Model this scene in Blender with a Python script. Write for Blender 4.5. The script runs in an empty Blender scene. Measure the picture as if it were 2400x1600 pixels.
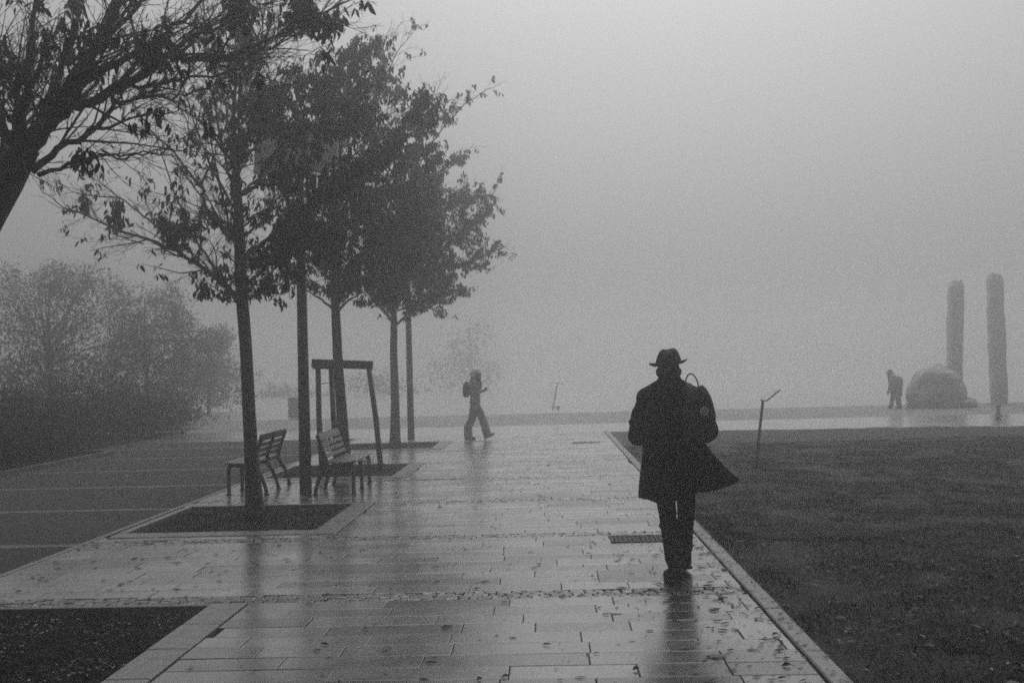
import bpy, math, random
import numpy as np
from mathutils import Vector, noise as mnoise

random.seed(7); np.random.seed(7)
SC = bpy.context.scene
COL = SC.collection
PI = math.pi

# ------------------------------------------------------------------ camera frame (35 mm lens, eye height 1.70 m)
FPX, EYE = 2333.0, 1.70
YAW, PITCH, ROLL = .0334, .0261, .026
_f = Vector((-math.sin(YAW)*math.cos(PITCH), math.cos(YAW)*math.cos(PITCH), math.sin(PITCH)))
_r0 = Vector((math.cos(YAW), math.sin(YAW), 0)); _u0 = _r0.cross(_f)
_r = _r0*math.cos(ROLL) - _u0*math.sin(ROLL); _u = _u0*math.cos(ROLL) + _r0*math.sin(ROLL)

def at(x, y, Y):
    """point of the place seen at photo position x, y (2352 wide view) standing Y metres ahead"""
    k = 2400/2352.0
    d = _f*FPX + _r*(x*k-1200) + _u*(800-y*k)
    p = d*(Y/d.y); p.z += EYE
    return p

# ------------------------------------------------------------------ helpers
def link(o, parent=None):
    COL.objects.link(o)
    if parent is not None: o.parent = parent
    return o

def tag(o, label=None, cat=None, group=None, kind=None):
    if label: o['label'] = label
    if cat: o['category'] = cat
    if group: o['group'] = group
    if kind: o['kind'] = kind
    return o

def mesh_obj(name, verts, faces, mat=None, parent=None, smooth=False):
    me = bpy.data.meshes.new(name)
    me.from_pydata([tuple(v) for v in verts], [], faces)
    me.update()
    if mat: me.materials.append(mat)
    if smooth:
        me.polygons.foreach_set('use_smooth', [True]*len(me.polygons))
    return link(bpy.data.objects.new(name, me), parent)

def empty(name, loc=(0,0,0), rz=0.0):
    o = bpy.data.objects.new(name, None)
    o.location = loc; o.rotation_euler = (0,0,rz); o.empty_display_size = .2
    return link(o)

class MB:
    def __init__(s): s.v=[]; s.f=[]
    def add(s, vs, fs):
        n=len(s.v); s.v += [Vector(p) for p in vs]; s.f += [tuple(i+n for i in f) for f in fs]
    def box(s, c, d, rot=None, bev=0.0):
        x,y,z = d[0]/2, d[1]/2, d[2]/2
        if bev>0:
            b=min(bev, x*.45,y*.45,z*.45); P=[]
            for sx in (-1,1):
                for sy in (-1,1):
                    for sz in (-1,1):
                        P += [(sx*(x-b),sy*(y-b),sz*z),(sx*(x-b),sy*y,sz*(z-b)),(sx*x,sy*(y-b),sz*(z-b))]
            import bmesh
            bm=bmesh.new()
            for p in P: bm.verts.new(p)
            bmesh.ops.convex_hull(bm, input=bm.verts)
            bm.verts.index_update()
            vs=[v.co.copy() for v in bm.verts]; fs=[[v.index for v in f.verts] for f in bm.faces]
            bm.free()
        else:
            vs=[Vector((a,b_,c_)) for a in (-x,x) for b_ in (-y,y) for c_ in (-z,z)]
            fs=[(0,1,3,2),(4,6,7,5),(0,4,5,1),(2,3,7,6),(0,2,6,4),(1,5,7,3)]
        if rot is not None: vs=[rot@Vector(v) for v in vs]
        s.add([Vector(v)+Vector(c) for v in vs], fs)
    def tube(s, pts, rad, n=6, cap=True):
        pts=[Vector(p) for p in pts]
        m=len(pts); vs=[]; fs=[]
        t=(pts[1]-pts[0]).normalized()
        a=Vector((0,0,1)) if abs(t.z)<.9 else Vector((1,0,0))
        u=t.cross(a).normalized()
        for i in range(m):
            t=(pts[min(i+1,m-1)]-pts[max(i-1,0)])
            if t.length<1e-9: t=Vector((0,0,1))
            t.normalize()
            u=(u-t*u.dot(t))
            if u.length<1e-6: u=t.orthogonal()
            u.normalize(); w=t.cross(u)
            r=rad[i] if hasattr(rad,'__len__') else rad
            for k in range(n):
                q=2*PI*k/n
                vs.append(pts[i]+(u*math.cos(q)+w*math.sin(q))*r)
        for i in range(m-1):
            for k in range(n):
                k2=(k+1)%n
                fs.append((i*n+k,i*n+k2,(i+1)*n+k2,(i+1)*n+k))
        if cap:
            fs.append(tuple(range(n-1,-1,-1))); fs.append(tuple((m-1)*n+k for k in range(n)))
        s.add(vs,fs)
    def loft(s, rings, cap=True):
        n=len(rings[0]); m=len(rings); vs=[p for r in rings for p in r]; fs=[]
        for i in range(m-1):
            for k in range(n):
                k2=(k+1)%n
                fs.append((i*n+k,i*n+k2,(i+1)*n+k2,(i+1)*n+k))
        if cap:
            fs.append(tuple(range(n-1,-1,-1))); fs.append(tuple((m-1)*n+k for k in range(n)))
        s.add(vs,fs)
    def blob(s, pts, rad, n=12):
        """closed limb with rounded ends through pts"""
        pts=[Vector(p) for p in pts]; rad=list(rad)
        t0=(pts[0]-pts[1]).normalized(); t1=(pts[-1]-pts[-2]).normalized()
        P=[];R=[]
        for a in (1.0,.86,.5): P.append(pts[0]+t0*rad[0]*a); R.append(rad[0]*max(.06,math.sqrt(max(0,1-a*a))))
        for p,r in zip(pts,rad): P.append(p); R.append(r)
        for a in (.5,.86,1.0): P.append(pts[-1]+t1*rad[-1]*a); R.append(rad[-1]*max(.06,math.sqrt(max(0,1-a*a))))
        s.tube(P,R,n)
    def ball(s, c, r, n=14, m=10):
        if not hasattr(r,'__len__'): r=(r,r,r)
        c=Vector(c); rings=[]
        for i in range(1,m):
            q=PI*i/m
            rings.append([c+Vector((r[0]*math.sin(q)*math.cos(2*PI*k/n), r[1]*math.sin(q)*math.sin(2*PI*k/n), -r[2]*math.cos(q))) for k in range(n)])
        s.loft(rings)
    def build(s, name, mat, parent=None, smooth=False):
        return mesh_obj(name, s.v, s.f, mat, parent, smooth)

def remeshed(mb, name, mat, parent, voxel=.01, smooth_it=6):
    o = mesh_obj(name, mb.v, mb.f, mat, None)
    m=o.modifiers.new('r','REMESH'); m.mode='VOXEL'; m.voxel_size=voxel; m.use_smooth_shade=True
    if smooth_it:
        k=o.modifiers.new('s','SMOOTH'); k.factor=.5; k.iterations=smooth_it
    bpy.context.view_layer.update()
    dg=bpy.context.evaluated_depsgraph_get()
    me=bpy.data.meshes.new_from_object(o.evaluated_get(dg))
    me.name=name
    me.polygons.foreach_set('use_smooth',[True]*len(me.polygons))
    if not me.materials: me.materials.append(mat)
    old=o.data; o.modifiers.clear(); o.data=me; bpy.data.meshes.remove(old)
    o.parent=parent
    return o

def catmull(pts, rad, sub=4):
    P=[Vector(p) for p in pts]; out=[]; ro=[]
    for i in range(len(P)-1):
        p0=P[max(i-1,0)];p1=P[i];p2=P[i+1];p3=P[min(i+2,len(P)-1)]
        for k in range(sub):
            t=k/sub
            out.append(.5*((2*p1)+(p2-p0)*t+(2*p0-5*p1+4*p2-p3)*t*t+(3*p1-p0-3*p2+p3)*t**3))
            ro.append(rad[i]+(rad[i+1]-rad[i])*t)
    out.append(P[-1]); ro.append(rad[-1])
    return out,ro

# ------------------------------------------------------------------ materials (the photograph is black and white: every colour is a grey)
def g(v): return (v,v,v,1)

def mat(name, lo, hi=None, rough=.6, scale=8.0, detail=4.0, bump=0.0, bscale=None, spec=.5, rlo=None, stretch=None, attr=None, metal=0.0, coat=None):
    m=bpy.data.materials.new(name); m.use_nodes=True
    nt=m.node_tree; nt.nodes.clear()
    out=nt.nodes.new('ShaderNodeOutputMaterial'); p=nt.nodes.new('ShaderNodeBsdfPrincipled')
    nt.links.new(p.outputs[0], out.inputs[0])
    p.inputs['Roughness'].default_value=rough; p.inputs['Specular IOR Level'].default_value=spec
    p.inputs['Metallic'].default_value=metal
    tc=nt.nodes.new('ShaderNodeTexCoord'); mp=nt.nodes.new('ShaderNodeMapping')
    nt.links.new(tc.outputs['Object'], mp.inputs[0])
    if stretch: mp.inputs['Scale'].default_value=stretch
    n=nt.nodes.new('ShaderNodeTexNoise'); n.inputs['Scale'].default_value=scale; n.inputs['Detail'].default_value=detail
    n.inputs['Roughness'].default_value=.65
    nt.links.new(mp.outputs[0], n.inputs['Vector'])
    if hi is None: hi=lo*1.5
    r=nt.nodes.new('ShaderNodeMapRange'); r.inputs[1].default_value=.3; r.inputs[2].default_value=.7
    r.inputs[3].default_value=lo; r.inputs[4].default_value=hi
    nt.links.new(n.outputs[0], r.inputs[0])
    val=r.outputs[0]
    if attr:
        a=nt.nodes.new('ShaderNodeAttribute'); a.attribute_name=attr
        mu=nt.nodes.new('ShaderNodeMath'); mu.operation='MULTIPLY'
        nt.links.new(val, mu.inputs[0]); nt.links.new(a.outputs['Fac'], mu.inputs[1]); val=mu.outputs[0]
    c=nt.nodes.new('ShaderNodeCombineColor')
    for i in range(3): nt.links.new(val, c.inputs[i])
    nt.links.new(c.outputs[0], p.inputs['Base Color'])
    if rlo is not None:
        n2=nt.nodes.new('ShaderNodeTexNoise'); n2.inputs['Scale'].default_value=scale*.35; n2.inputs['Detail'].default_value=6
        nt.links.new(mp.outputs[0], n2.inputs['Vector'])
        r2=nt.nodes.new('ShaderNodeMapRange'); r2.inputs[1].default_value=.35; r2.inputs[2].default_value=.65
        r2.inputs[3].default_value=rlo; r2.inputs[4].default_value=rough
        nt.links.new(n2.outputs[0], r2.inputs[0]); nt.links.new(r2.outputs[0], p.inputs['Roughness'])
    if coat:                                              # film of rain water, thicker in places
        n3=nt.nodes.new('ShaderNodeTexNoise'); n3.inputs['Scale'].default_value=1.1; n3.inputs['Detail'].default_value=5
        nt.links.new(mp.outputs[0], n3.inputs['Vector'])
        r3=nt.nodes.new('ShaderNodeMapRange'); r3.inputs[1].default_value=.38; r3.inputs[2].default_value=.6
        r3.inputs[3].default_value=coat*.8; r3.inputs[4].default_value=coat
        nt.links.new(n3.outputs[0], r3.inputs[0])
        if attr:
            m3=nt.nodes.new('ShaderNodeMath'); m3.operation='MULTIPLY'; m3.use_clamp=True
            nt.links.new(r3.outputs[0],m3.inputs[0]); nt.links.new(a.outputs['Fac'],m3.inputs[1]); nt.links.new(m3.outputs[0],p.inputs['Coat Weight'])
        else: nt.links.new(r3.outputs[0], p.inputs['Coat Weight'])
        p.inputs['Coat Roughness'].default_value=.21; p.inputs['Coat IOR'].default_value=2.6
    if bump>0:
        nb=nt.nodes.new('ShaderNodeTexNoise'); nb.inputs['Scale'].default_value=bscale or scale*3; nb.inputs['Detail'].default_value=5
        nt.links.new(mp.outputs[0], nb.inputs['Vector'])
        b=nt.nodes.new('ShaderNodeBump'); b.inputs['Strength'].default_value=bump; b.inputs['Distance'].default_value=.01
        nt.links.new(nb.outputs[0], b.inputs['Height']); nt.links.new(b.outputs[0], p.inputs['Normal'])
    return m

M={}
M['bark']   = mat('bark', .028,.065, .85, 14, bump=.5, stretch=(3,3,.6))
M['leaf']   = mat('leaf', .014,.030,.75, 3, spec=.25)
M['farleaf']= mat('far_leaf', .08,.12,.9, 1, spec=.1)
M['bush']   = mat('bush_leaf', .012,.025,.85, 1, spec=.15)
M['coat']   = mat('black_wool', .005,.011,.95, 60, bump=.2, spec=.03)
M['trouser']= mat('dark_cloth', .005,.009,.95, 60, bump=.2, spec=.03)
M['felt']   = mat('dark_felt', .022,.036,.9, 30, spec=.15)
M['skin']   = mat('skin', .10,.14,.6, 20)
M['boot']   = mat('dark_leather', .005,.009,.8, 30, spec=.04)
M['nylon']  = mat('dark_nylon', .024,.045,.8, 40, bump=.2, spec=.2)
M['strap']  = mat('strap_webbing', .022,.034,.8, 60, spec=.2)
M['badge']  = mat('badge_thread', .75,.85,.8, 200)
M['badgem'] = mat('badge_mid_thread', .07,.10,.8, 200)
M['wood']   = mat('weathered_wood', .02,.045,.5, 12, bump=.3, stretch=(.6,6,6), rlo=.25)
M['woodw']  = mat('wet_bench_board', .05,.10,.34, 10, bump=.25, stretch=(.8,8,8), rlo=.18)
M['iron']   = mat('dark_cast_iron', .02,.03,.5, 20, bump=.1)
M['pole']   = mat('dark_painted_steel', .03,.04,.5, 6, spec=.4)
M['panel']  = mat('grey_lamp_panel', .45,.55,.6, 5)
M['pale']   = mat('pale_band', .5,.6,.6, 5)
M['stone']  = mat('rough_pillar_stone', .58,.74,.9, 2.0, bump=.8, bscale=5)
M['rock']   = mat('boulder_rock', .36,.60,.9, 2.5, bump=.8, bscale=6)
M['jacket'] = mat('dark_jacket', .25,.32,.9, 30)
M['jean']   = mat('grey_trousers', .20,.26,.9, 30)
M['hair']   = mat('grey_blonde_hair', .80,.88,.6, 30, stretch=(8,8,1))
M['scoot']  = mat('grey_scooter', .32,.40,.5, 10)
M['cab']    = mat('cabinet_paint', .28,.34,.6, 4)
# ground
M['paver']  = mat('wet_stone_pavers', .040,.085,.36, 9, 6, bump=.16, bscale=60, rlo=.14, attr='tint', coat=1.0)
M['sett']   = mat('wet_stone_setts', .035,.075,.45, 20, 5, bump=.3, bscale=80, rlo=.2, attr='tint', coat=.5)
M['mortar'] = mat('dark_joint', .012,.02,.8, 20)
M['kerb']   = mat('pale_kerb_stone', .10,.17,.5, 10, 6, bump=.2, bscale=50, rlo=.28, attr='tint')
M['soil']   = mat('dark_wet_soil', .004,.034,.95, 9, 10, bump=1.0, bscale=40, spec=.0)
M['gravel'] = mat('fine_gravel', .020,.038,.9, 40, 8, bump=.5, bscale=120, spec=.3)
M['strip']  = mat('pale_gravel_strip', .045,.085,.7, 30, 8, bump=.4, bscale=90)
M['lawn']   = mat('trampled_lawn', .0015,.014,.66, 14, 12, bump=1.0, bscale=40, spec=.11)
M['blade']  = mat('grass_blade', .003,.034,.85, 7, 12, spec=.06)
M['road']   = mat('wet_concrete', .16,.24,.3, 2, rlo=.14, bump=.03, coat=1.0)
M['asph']   = mat('asphalt', .15,.19,.7, 6, bump=.2)
M['weed']   = mat('weed_blade', .012,.18,.9, 26, 6, spec=.05)
M['fleck']  = mat('pale_soil_fleck', .10,.34,.9, 9, 5, spec=.1)
M['far']    = mat('far_ground', .22,.30,.35, .4, coat=.6)
M['litter'] = mat('wet_dead_leaf', .010,.022,.5, 30, spec=.3)
M['litterp']= mat('pale_scrap', .22,.30,.7, 30)
M['steel']  = mat('dark_grate_steel', .010,.018,.6, 30, bump=.2, spec=.25)

# ------------------------------------------------------------------ camera, sky, sun, haze
cam=bpy.data.cameras.new('camera'); co=bpy.data.objects.new('camera',cam); COL.objects.link(co)
from mathutils import Matrix
co.matrix_world=Matrix(((_r.x,_u.x,-_f.x,0),(_r.y,_u.y,-_f.y,0),(_r.z,_u.z,-_f.z,EYE),(0,0,0,1)))
cam.lens=35.0; cam.sensor_width=36.0; cam.clip_start=.05; cam.clip_end=2000
SC.camera=co

SUN_EL, SUN_AZ = math.radians(60), math.radians(8)       # azimuth from +Y towards +X
w=bpy.data.worlds.new('World'); SC.world=w; w.use_nodes=True
nt=w.node_tree; nt.nodes.clear()
sky=nt.nodes.new('ShaderNodeTexSky'); sky.sky_type='NISHITA'; sky.sun_disc=False
sky.sun_elevation=SUN_EL; sky.sun_rotation=SUN_AZ; sky.dust_density=9.0; sky.air_density=1.0; sky.ozone_density=1.0
bw=nt.nodes.new('ShaderNodeRGBToBW'); bg=nt.nodes.new('ShaderNodeBackground'); ow=nt.nodes.new('ShaderNodeOutputWorld')
bg.inputs[1].default_value=.098
nt.links.new(sky.outputs[0],bw.inputs[0]); nt.links.new(bw.outputs[0],bg.inputs[0]); nt.links.new(bg.outputs[0],ow.inputs[0])

sl=bpy.data.lights.new('sun','SUN'); sl.energy=.5; sl.angle=math.radians(40); sl.color=(1,1,1)
so=bpy.data.objects.new('sun',sl); COL.objects.link(so)
sd=Vector((math.sin(SUN_AZ)*math.cos(SUN_EL), math.cos(SUN_AZ)*math.cos(SUN_EL), math.sin(SUN_EL)))
so.rotation_euler=sd.to_track_quat('Z','Y').to_euler(); so.location=(0,0,60)

HAZE_D=.0195
hm=bpy.data.materials.new('haze_air'); hm.use_nodes=True
hn=hm.node_tree; hn.nodes.clear()
ho=hn.nodes.new('ShaderNodeOutputMaterial'); hv=hn.nodes.new('ShaderNodeVolumePrincipled')
hv.inputs['Color'].default_value=g(.99); hv.inputs['Density'].default_value=HAZE_D; hv.inputs['Anisotropy'].default_value=.89
hn.links.new(hv.outputs[0],ho.inputs['Volume'])
hb=MB(); hb.box((0,110,4.6),(420,320,13.0))
tag(hb.build('haze',hm),'even pale fog filling the whole place','fog',kind='stuff')

# ------------------------------------------------------------------ ground
def sheet(name, poly, z, m, kind='structure'):
    o=mesh_obj(name,[(x,y,z) for x,y in poly],[tuple(range(len(poly)))],m)
    return tag(o,kind=kind)

sheet('ground', [(-205,-45),(205,-45),(205,265),(-205,265)], -.10, M['far'])
sheet('gravel_ground', [(-40,-20),(-4.78,-20),(-4.78,25.3),(-40,25.3)], -.012, M['gravel'])
sheet('paving_bed', [(-4.78,2),(1.56,2),(1.56,25.6),(-4.78,25.6)], -.088, M['mortar'])
sheet('road', [(-60,25.3),(-4.78,25.3),(-4.78,25.6),(1.56,25.6),(11.3,24.0),(60,16),(60,29.0),(-60,29.6)], -.008, M['road'])
sheet('asphalt_road', [(-60,29.6),(60,29.0),(60,36.0),(-60,37.0)], -.02, M['asph'])
sheet('far_plaza', [(-60,37.0),(60,36.0),(150,36.0),(150,200),(-150,200),(-150,37)], -.015, M['far'])

BAND=2.63; B0=7.39
bands=[B0+BAND*k for k in range(-1,7)]
PITS=[(5.25,7.30),(10.72,12.80),(16.02,18.10),(21.45,23.45)]
def in_pit(x,y):
    return -4.66<x<-2.26 and any(a-.30<y<b+.05 for a,b in PITS)

# stones, laid as one paving mesh with a tint per stone
pv,pf,pt=[],[],[]
def stone(V,F,T,x0,x1,y0,y1,z,b,tint,tilt=.002):
    n=len(V); c=[(x0,y0),(x1,y0),(x1,y1),(x0,y1)]
    i=[(x0+b,y0+b),(x1-b,y0+b),(x1-b,y1-b),(x0+b,y1-b)]
    dz=[random.uniform(-tilt,tilt) for _ in range(4)]
    for (x,y) in c: V.append((x,y,-.086))
    for k,(x,y) in enumerate(c): V.append((x,y,z-b*.7+dz[k]))
    for k,(x,y) in enumerate(i): V.append((x,y,z+dz[k]))
    for k in range(4):
        k2=(k+1)%4
        F.append((n+k,n+k2,n+4+k2,n+4+k)); F.append((n+4+k,n+4+k2,n+8+k2,n+8+k))
    F.append((n+8,n+9,n+10,n+11))
    T += [tint]*9
def tinted(name,V,F,T,m):
    o=mesh_obj(name,V,F,m)
    a=o.data.attributes.new('tint','FLOAT','FACE'); a.data.foreach_set('value',T)
    return o
def stones_row(y0,y1,xa,xb):
    x=xa-random.uniform(0,.6)
    while x<xb:
        L=random.choice((.5,.6,.7,.75,.8,.9,1.0))*random.uniform(.95,1.05)
        a,b=max(x,xa),min(x+L,xb)
        if b-a>.05:
            t=random.choice((1,1,1,.95,.85,.75,1.1,.6))*random.uniform(.92,1.08)
            stone(pv,pf,pt,a+.003,b-.003,y0+.0025,y1-.0025,random.uniform(-.001,.0015),.004,t)
        x+=L
for k,yb in enumerate(bands):
    ya=yb+.25; n=10; h=(BAND-.25)/n
    for i in range(n):
        y0,y1=ya+h*i,ya+h*(i+1); ym=(y0+y1)/2
        if ym>25.5: continue
        if in_pit(-3.4,ym): stones_row(y0,y1,-2.255,1.435)
        else: stones_row(y0,y1,-4.77,1.435)
tag(tinted('paving',pv,pf,pt,M['paver']),kind='structure')
# sett bands
sv,sf,st=[],[],[]
for yb in bands:
    xa=-4.77 if not in_pit(-3.4,yb+.12) else -2.25
    for r in range(4):
        y0=yb+.0625*r; x=xa-random.uniform(0,.08)
        while x<1.42:
            L=random.uniform(.06,.13)
            a,b=max(x,xa),min(x+L,1.43)
            if b-a>.02: stone(sv,sf,st,a+.004,b-.004,y0+.004,y0+.0585,random.uniform(-.006,.002),.008,random.uniform(.6,1.25),.004)
            x+=L
tag(tinted('sett_bands',sv,sf,st,M['sett']),kind='structure')
# kerbs
kv,kf,kt=[],[],[]
y=3.0
while y<25.6:                                             # right kerb along the lawn
    L=random.uniform(.85,1.05)
    stone(kv,kf,kt,1.447,1.565+random.uniform(-.004,.006),y+.004,min(y+L,25.7)-.004,.014,.010,random.uniform(.8,1.1),.003); y+=L
for y0,y1 in PITS:                                        # kerbs round the planting pits
    y=y0-.30
    while y<y1+.03:
        L=min(.60,y1+.05-y)
        stone(kv,kf,kt,-2.53,-2.262,y+.003,y+L-.003,.012,.01,random.uniform(.85,1.1),.002); y+=L
    x=-4.70
    while x<-2.54:
        L=min(.55,-2.535-x)
        stone(kv,kf,kt,x+.003,x+L-.003,y0-.28,y0-.003,.010,.01,random.uniform(.8,1.05),.002); x+=L
    stone(kv,kf,kt,-4.70,-4.62,y0,y1+.04,.014,.01,1.1,.002)
    stone(kv,kf,kt,-4.615,-2.535,y1,y1+.045,.010,.008,1.0,.002)
stone(kv,kf,kt,-4.84,-4.775,2,25.3,.006,.006,.9,.002)
tag(tinted('kerbs',kv,kf,kt,M['kerb']),kind='structure')

def rough_grid(name,x0,x1,y0,y1,step,amp,z,m,fr=3.0):
    nx=max(2,int((x1-x0)/step)); ny=max(2,int((y1-y0)/step)); V=[];F=[]
    for j in range(ny+1):
        for i in range(nx+1):
            X=x0+(x1-x0)*i/nx; Y=y0+(y1-y0)*j/ny
            h=mnoise.fractal(Vector((X*fr,Y*fr,3.1)),.9,2.0,5)
            V.append((X,Y,z+amp*h))
    for j in range(ny):
        for i in range(nx):
            a=j*(nx+1)+i; F.append((a,a+1,a+nx+2,a+nx+1))
    return mesh_obj(name,V,F,m,smooth=False)
for y0,y1 in PITS:
    tag(rough_grid('soil_bed',-4.63,-2.52,y0-.02,y1+.02,.035,.022,-.055,M['soil'],5),kind='structure')

s_v,s_f=[],[]
for k in range(0,7):
    yy=B0+BAND*k+.02; x=-4.86
    while x>-24:
        n=len(s_v); d=.12; e0,e1=[mnoise.noise(Vector((x*1.7+q,yy*3,q)))*.05 for q in (1,9)]
        f0,f1=[mnoise.noise(Vector(((x-d)*1.7+q,yy*3,q)))*.05 for q in (1,9)]
        s_v += [(x,yy+e0,-.008),(x-d,yy+f0,-.008),(x-d,yy+.16+f1,-.008),(x,yy+.16+e1,-.008)]; s_f.append((n,n+1,n+2,n+3)); x-=d
tag(mesh_obj('gravel_strips',s_v,s_f,M['strip']),kind='structure')

# lawn: a rough sheet with blades near by
def lawn_z(X,Y):
    return mnoise.fractal(Vector((X*1.8,Y*1.8,0)),.9,2.0,5)*.018+mnoise.noise(Vector((X*.3,Y*.3,9)))*.03+mnoise.noise(Vector((X*5,Y*6,21)))*.014
def lawn_far(x): return 25.55-(x-1.57)*.165
LV=[];LF=[];nx,ny=150,230
for j in range(ny+1):
    t=(j/ny)**1.6
    for i in range(nx+1):
        X=1.567+(i/nx)**1.5*40
        Y=1.5+(lawn_far(X)-1.5)*t
        h=lawn_z(X,Y)
        e=min(1,(X-1.567)/.4)
        LV.append((X,Y,(.004+h)*e))
for j in range(ny):
    for i in range(nx):
        a=j*(nx+1)+i; LF.append((a,a+1,a+nx+2,a+nx+1))
tag(mesh_obj('lawn',LV,LF,M['lawn']),kind='structure')

def blades(name,N,x0,x1,ylo,yhi,m,hmin,hmax,wid,keep,zf,power=1.6):
    V=np.zeros((N*3,3)); c=0; rs=np.random.RandomState(3)
    while c<N:
        Y=ylo+(yhi-ylo)*rs.rand()**power; X=x0+(x1-x0)*rs.rand()
        if not keep(X,Y,rs.rand()): continue
        a=rs.rand()*6.283; h=hmin+(hmax-hmin)*rs.rand(); ww=wid*(.6+.8*rs.rand())*(1+max(0,Y-8)*.06)
        dx,dy=math.cos(a)*ww,math.sin(a)*ww; lx,ly=rs.normal(0,h*.55,2); z=zf(X,Y)
        V[c*3]=(X-dx,Y-dy,z-.004);V[c*3+1]=(X+dx,Y+dy,z-.004);V[c*3+2]=(X+lx,Y+ly,z+h); c+=1
    me=bpy.data.meshes.new(name); me.vertices.add(N*3); me.vertices.foreach_set('co',V.ravel())
    me.loops.add(N*3); me.loops.foreach_set('vertex_index',np.arange(N*3,dtype=np.int32))
    me.polygons.add(N); me.polygons.foreach_set('loop_start',np.arange(0,N*3,3,dtype=np.int32))
    me.update(calc_edges=True); me.materials.append(m)
    return link(bpy.data.objects.new(name,me))
def keep_lawn(X,Y,r):
    if X<1.555+.05*mnoise.noise(Vector((Y*4,0,5)))+.02*mnoise.noise(Vector((Y*19,0,2))) or X>1.9+Y*.58: return False
    k=mnoise.fractal(Vector((X*1.3,Y*1.3,7)),.8,2.0,4)
    return r < .75+k*1.3
tag(blades('grass',330000,1.53,12,4.2,21,M['blade'],.008,.036,.0026,keep_lawn,lawn_z),
    'short wet trampled grass on the lawn beside the path','grass',kind='stuff')
def keep_soil(X,Y,r):
    k=mnoise.fractal(Vector((X*2.3,Y*2.3,17)),.8,2.0,4)
    return -4.60<X<-2.56 and any(a<Y<b-.02 for a,b in PITS) and r<.25+k*1.6
tag(blades('weeds',110000,-4.6,-2.55,5.3,18,M['weed'],.006,.030,.0032,keep_soil,lambda X,Y:-.052,1.5),
    'low weeds and bits of grass on the dark soil of the tree pits','weeds',kind='stuff')

# ------------------------------------------------------------------ fallen leaves
def leaf_flat(V,F,x,y,z,L,W,a,curl):
    n=len(V); ca,sa=math.cos(a),math.sin(a)
    for (u,v,h) in ((-L,0,0),(-.3*L,W,curl),(.4*L,W*.8,curl),(L,0,curl*.6),(.4*L,-W*.8,curl*.4),(-.3*L,-W,curl*.7),(0,0,curl*.1)):
        V.append((x+u*ca-v*sa,y+u*sa+v*ca,z+h))
    for q in range(6): F.append((n+6,n+q,n+(q+1)%6))
V=[];F=[]; rs=random.Random(5)
for _ in range(1900):
    q=rs.random()
    if q<.36: x=1.44-abs(rs.gauss(0,.5)); y=rs.uniform(4.9,10.0)
    elif q<.62: x=rs.uniform(-2.2,1.4); y=4.9+(rs.random()**1.5)*14
    elif q<.86: x=rs.uniform(-4.7,-2.0); y=rs.choice((rs.uniform(7.6,10.5),rs.uniform(13,16)))
    else: x=rs.uniform(-4.7,1.4); y=rs.choice(bands)+rs.gauss(.1,.1)
    if x>1.43 or x<-4.7 or in_pit(x,y): continue
    L=rs.choice((.006,.008,.012,.018,.026,.036))*rs.uniform(.7,1.3)
    leaf_flat(V,F,x,y,.004,L,L*rs.uniform(.15,.45),rs.uniform(-.5,.5) if rs.random()<.6 else rs.uniform(0,6.28),rs.uniform(0,.3)*L)
for _ in range(120):
    y=rs.uniform(5,12); x=rs.uniform(1.45,1.56); L=rs.uniform(.01,.03)
    leaf_flat(V,F,x,y,.018,L,L*.3,rs.uniform(-.4,.6),.15*L)
for _ in range(700):
    y=4.5+rs.random()**1.4*12; x=rs.uniform(1.6,2+y*.5); L=rs.uniform(.012,.04)
    leaf_flat(V,F,x,y,lawn_z(x,y)+.022,L,L*.4,rs.uniform(0,6.28),rs.uniform(.1,.5)*L)
V2=[];F2=[]
for _ in range(5200):
    a,b_=rs.choice(PITS[:3]); x=rs.uniform(-4.58,-2.57); y=rs.uniform(a+.03,b_-.03); L=rs.uniform(.005,.020)
    if mnoise.noise(Vector((x*2,y*2,4)))<-.15: continue
    leaf_flat(V2,F2,x,y,-.050+rs.uniform(0,.02),L,L*rs.uniform(.25,.5),rs.uniform(0,6.28),rs.uniform(.1,.6)*L)
for _ in range(900):
    y=4.5+rs.random()**1.4*13; x=rs.uniform(1.6,2+y*.55); L=rs.uniform(.008,.03)
    leaf_flat(V2,F2,x,y,lawn_z(x,y)+.018,L,L*rs.uniform(.2,.45),rs.uniform(0,6.28),rs.uniform(.1,.6)*L)
tag(mesh_obj('soil_litter',V2,F2,M['fleck']),'small pale bits of dead leaf and bark strewn over the dark soil and lawn','soil litter',kind='stuff')
tag(mesh_obj('leaf_litter',V,F,M['litter']),'scattered dark wet leaf fragments on the paving and lawn','leaf litter',kind='stuff')

def single_leaf(px,py,L,W,a,curl,label,m='litter',z=.004):
    d=at(px,py,1.0); k=(EYE-z)/(EYE-d.z); x,y=d.x*k,d.y*k
    V=[];F=[]
    leaf_flat(V,F,0,0,.0,L,W,a,curl)
    n=len(V); ca,sa=math.cos(a),math.sin(a)      # stalk
    for (u,v,h) in ((-L,.002,0),(-L,-.002,0),(-1.7*L,0,.002)): V.append((u*ca-v*sa,u*sa+v*ca,h))
    F.append((n,n+1,n+2))
    scrap=(m!='litter')
    o=mesh_obj('litter_scrap' if scrap else 'fallen_leaf',V,F,M[m]); o.location=(x,y,z)
    tag(o,label,'scrap' if scrap else 'leaf','pale scraps lying on the lawn' if scrap else 'large fallen leaves')
    return o
single_leaf(1655,1378,.028,.016,.15,.016,'curled dark leaf with a raised tip on the paving beside the right kerb')
single_leaf(1648,1508,.062,.030,.08,.010,'largest flat dead leaf lying on the paving at the lower right')
single_leaf(1160,1553,.022,.016,-.1,.012,'cupped round dark leaf on a dark paving stone near the bottom middle')
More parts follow.
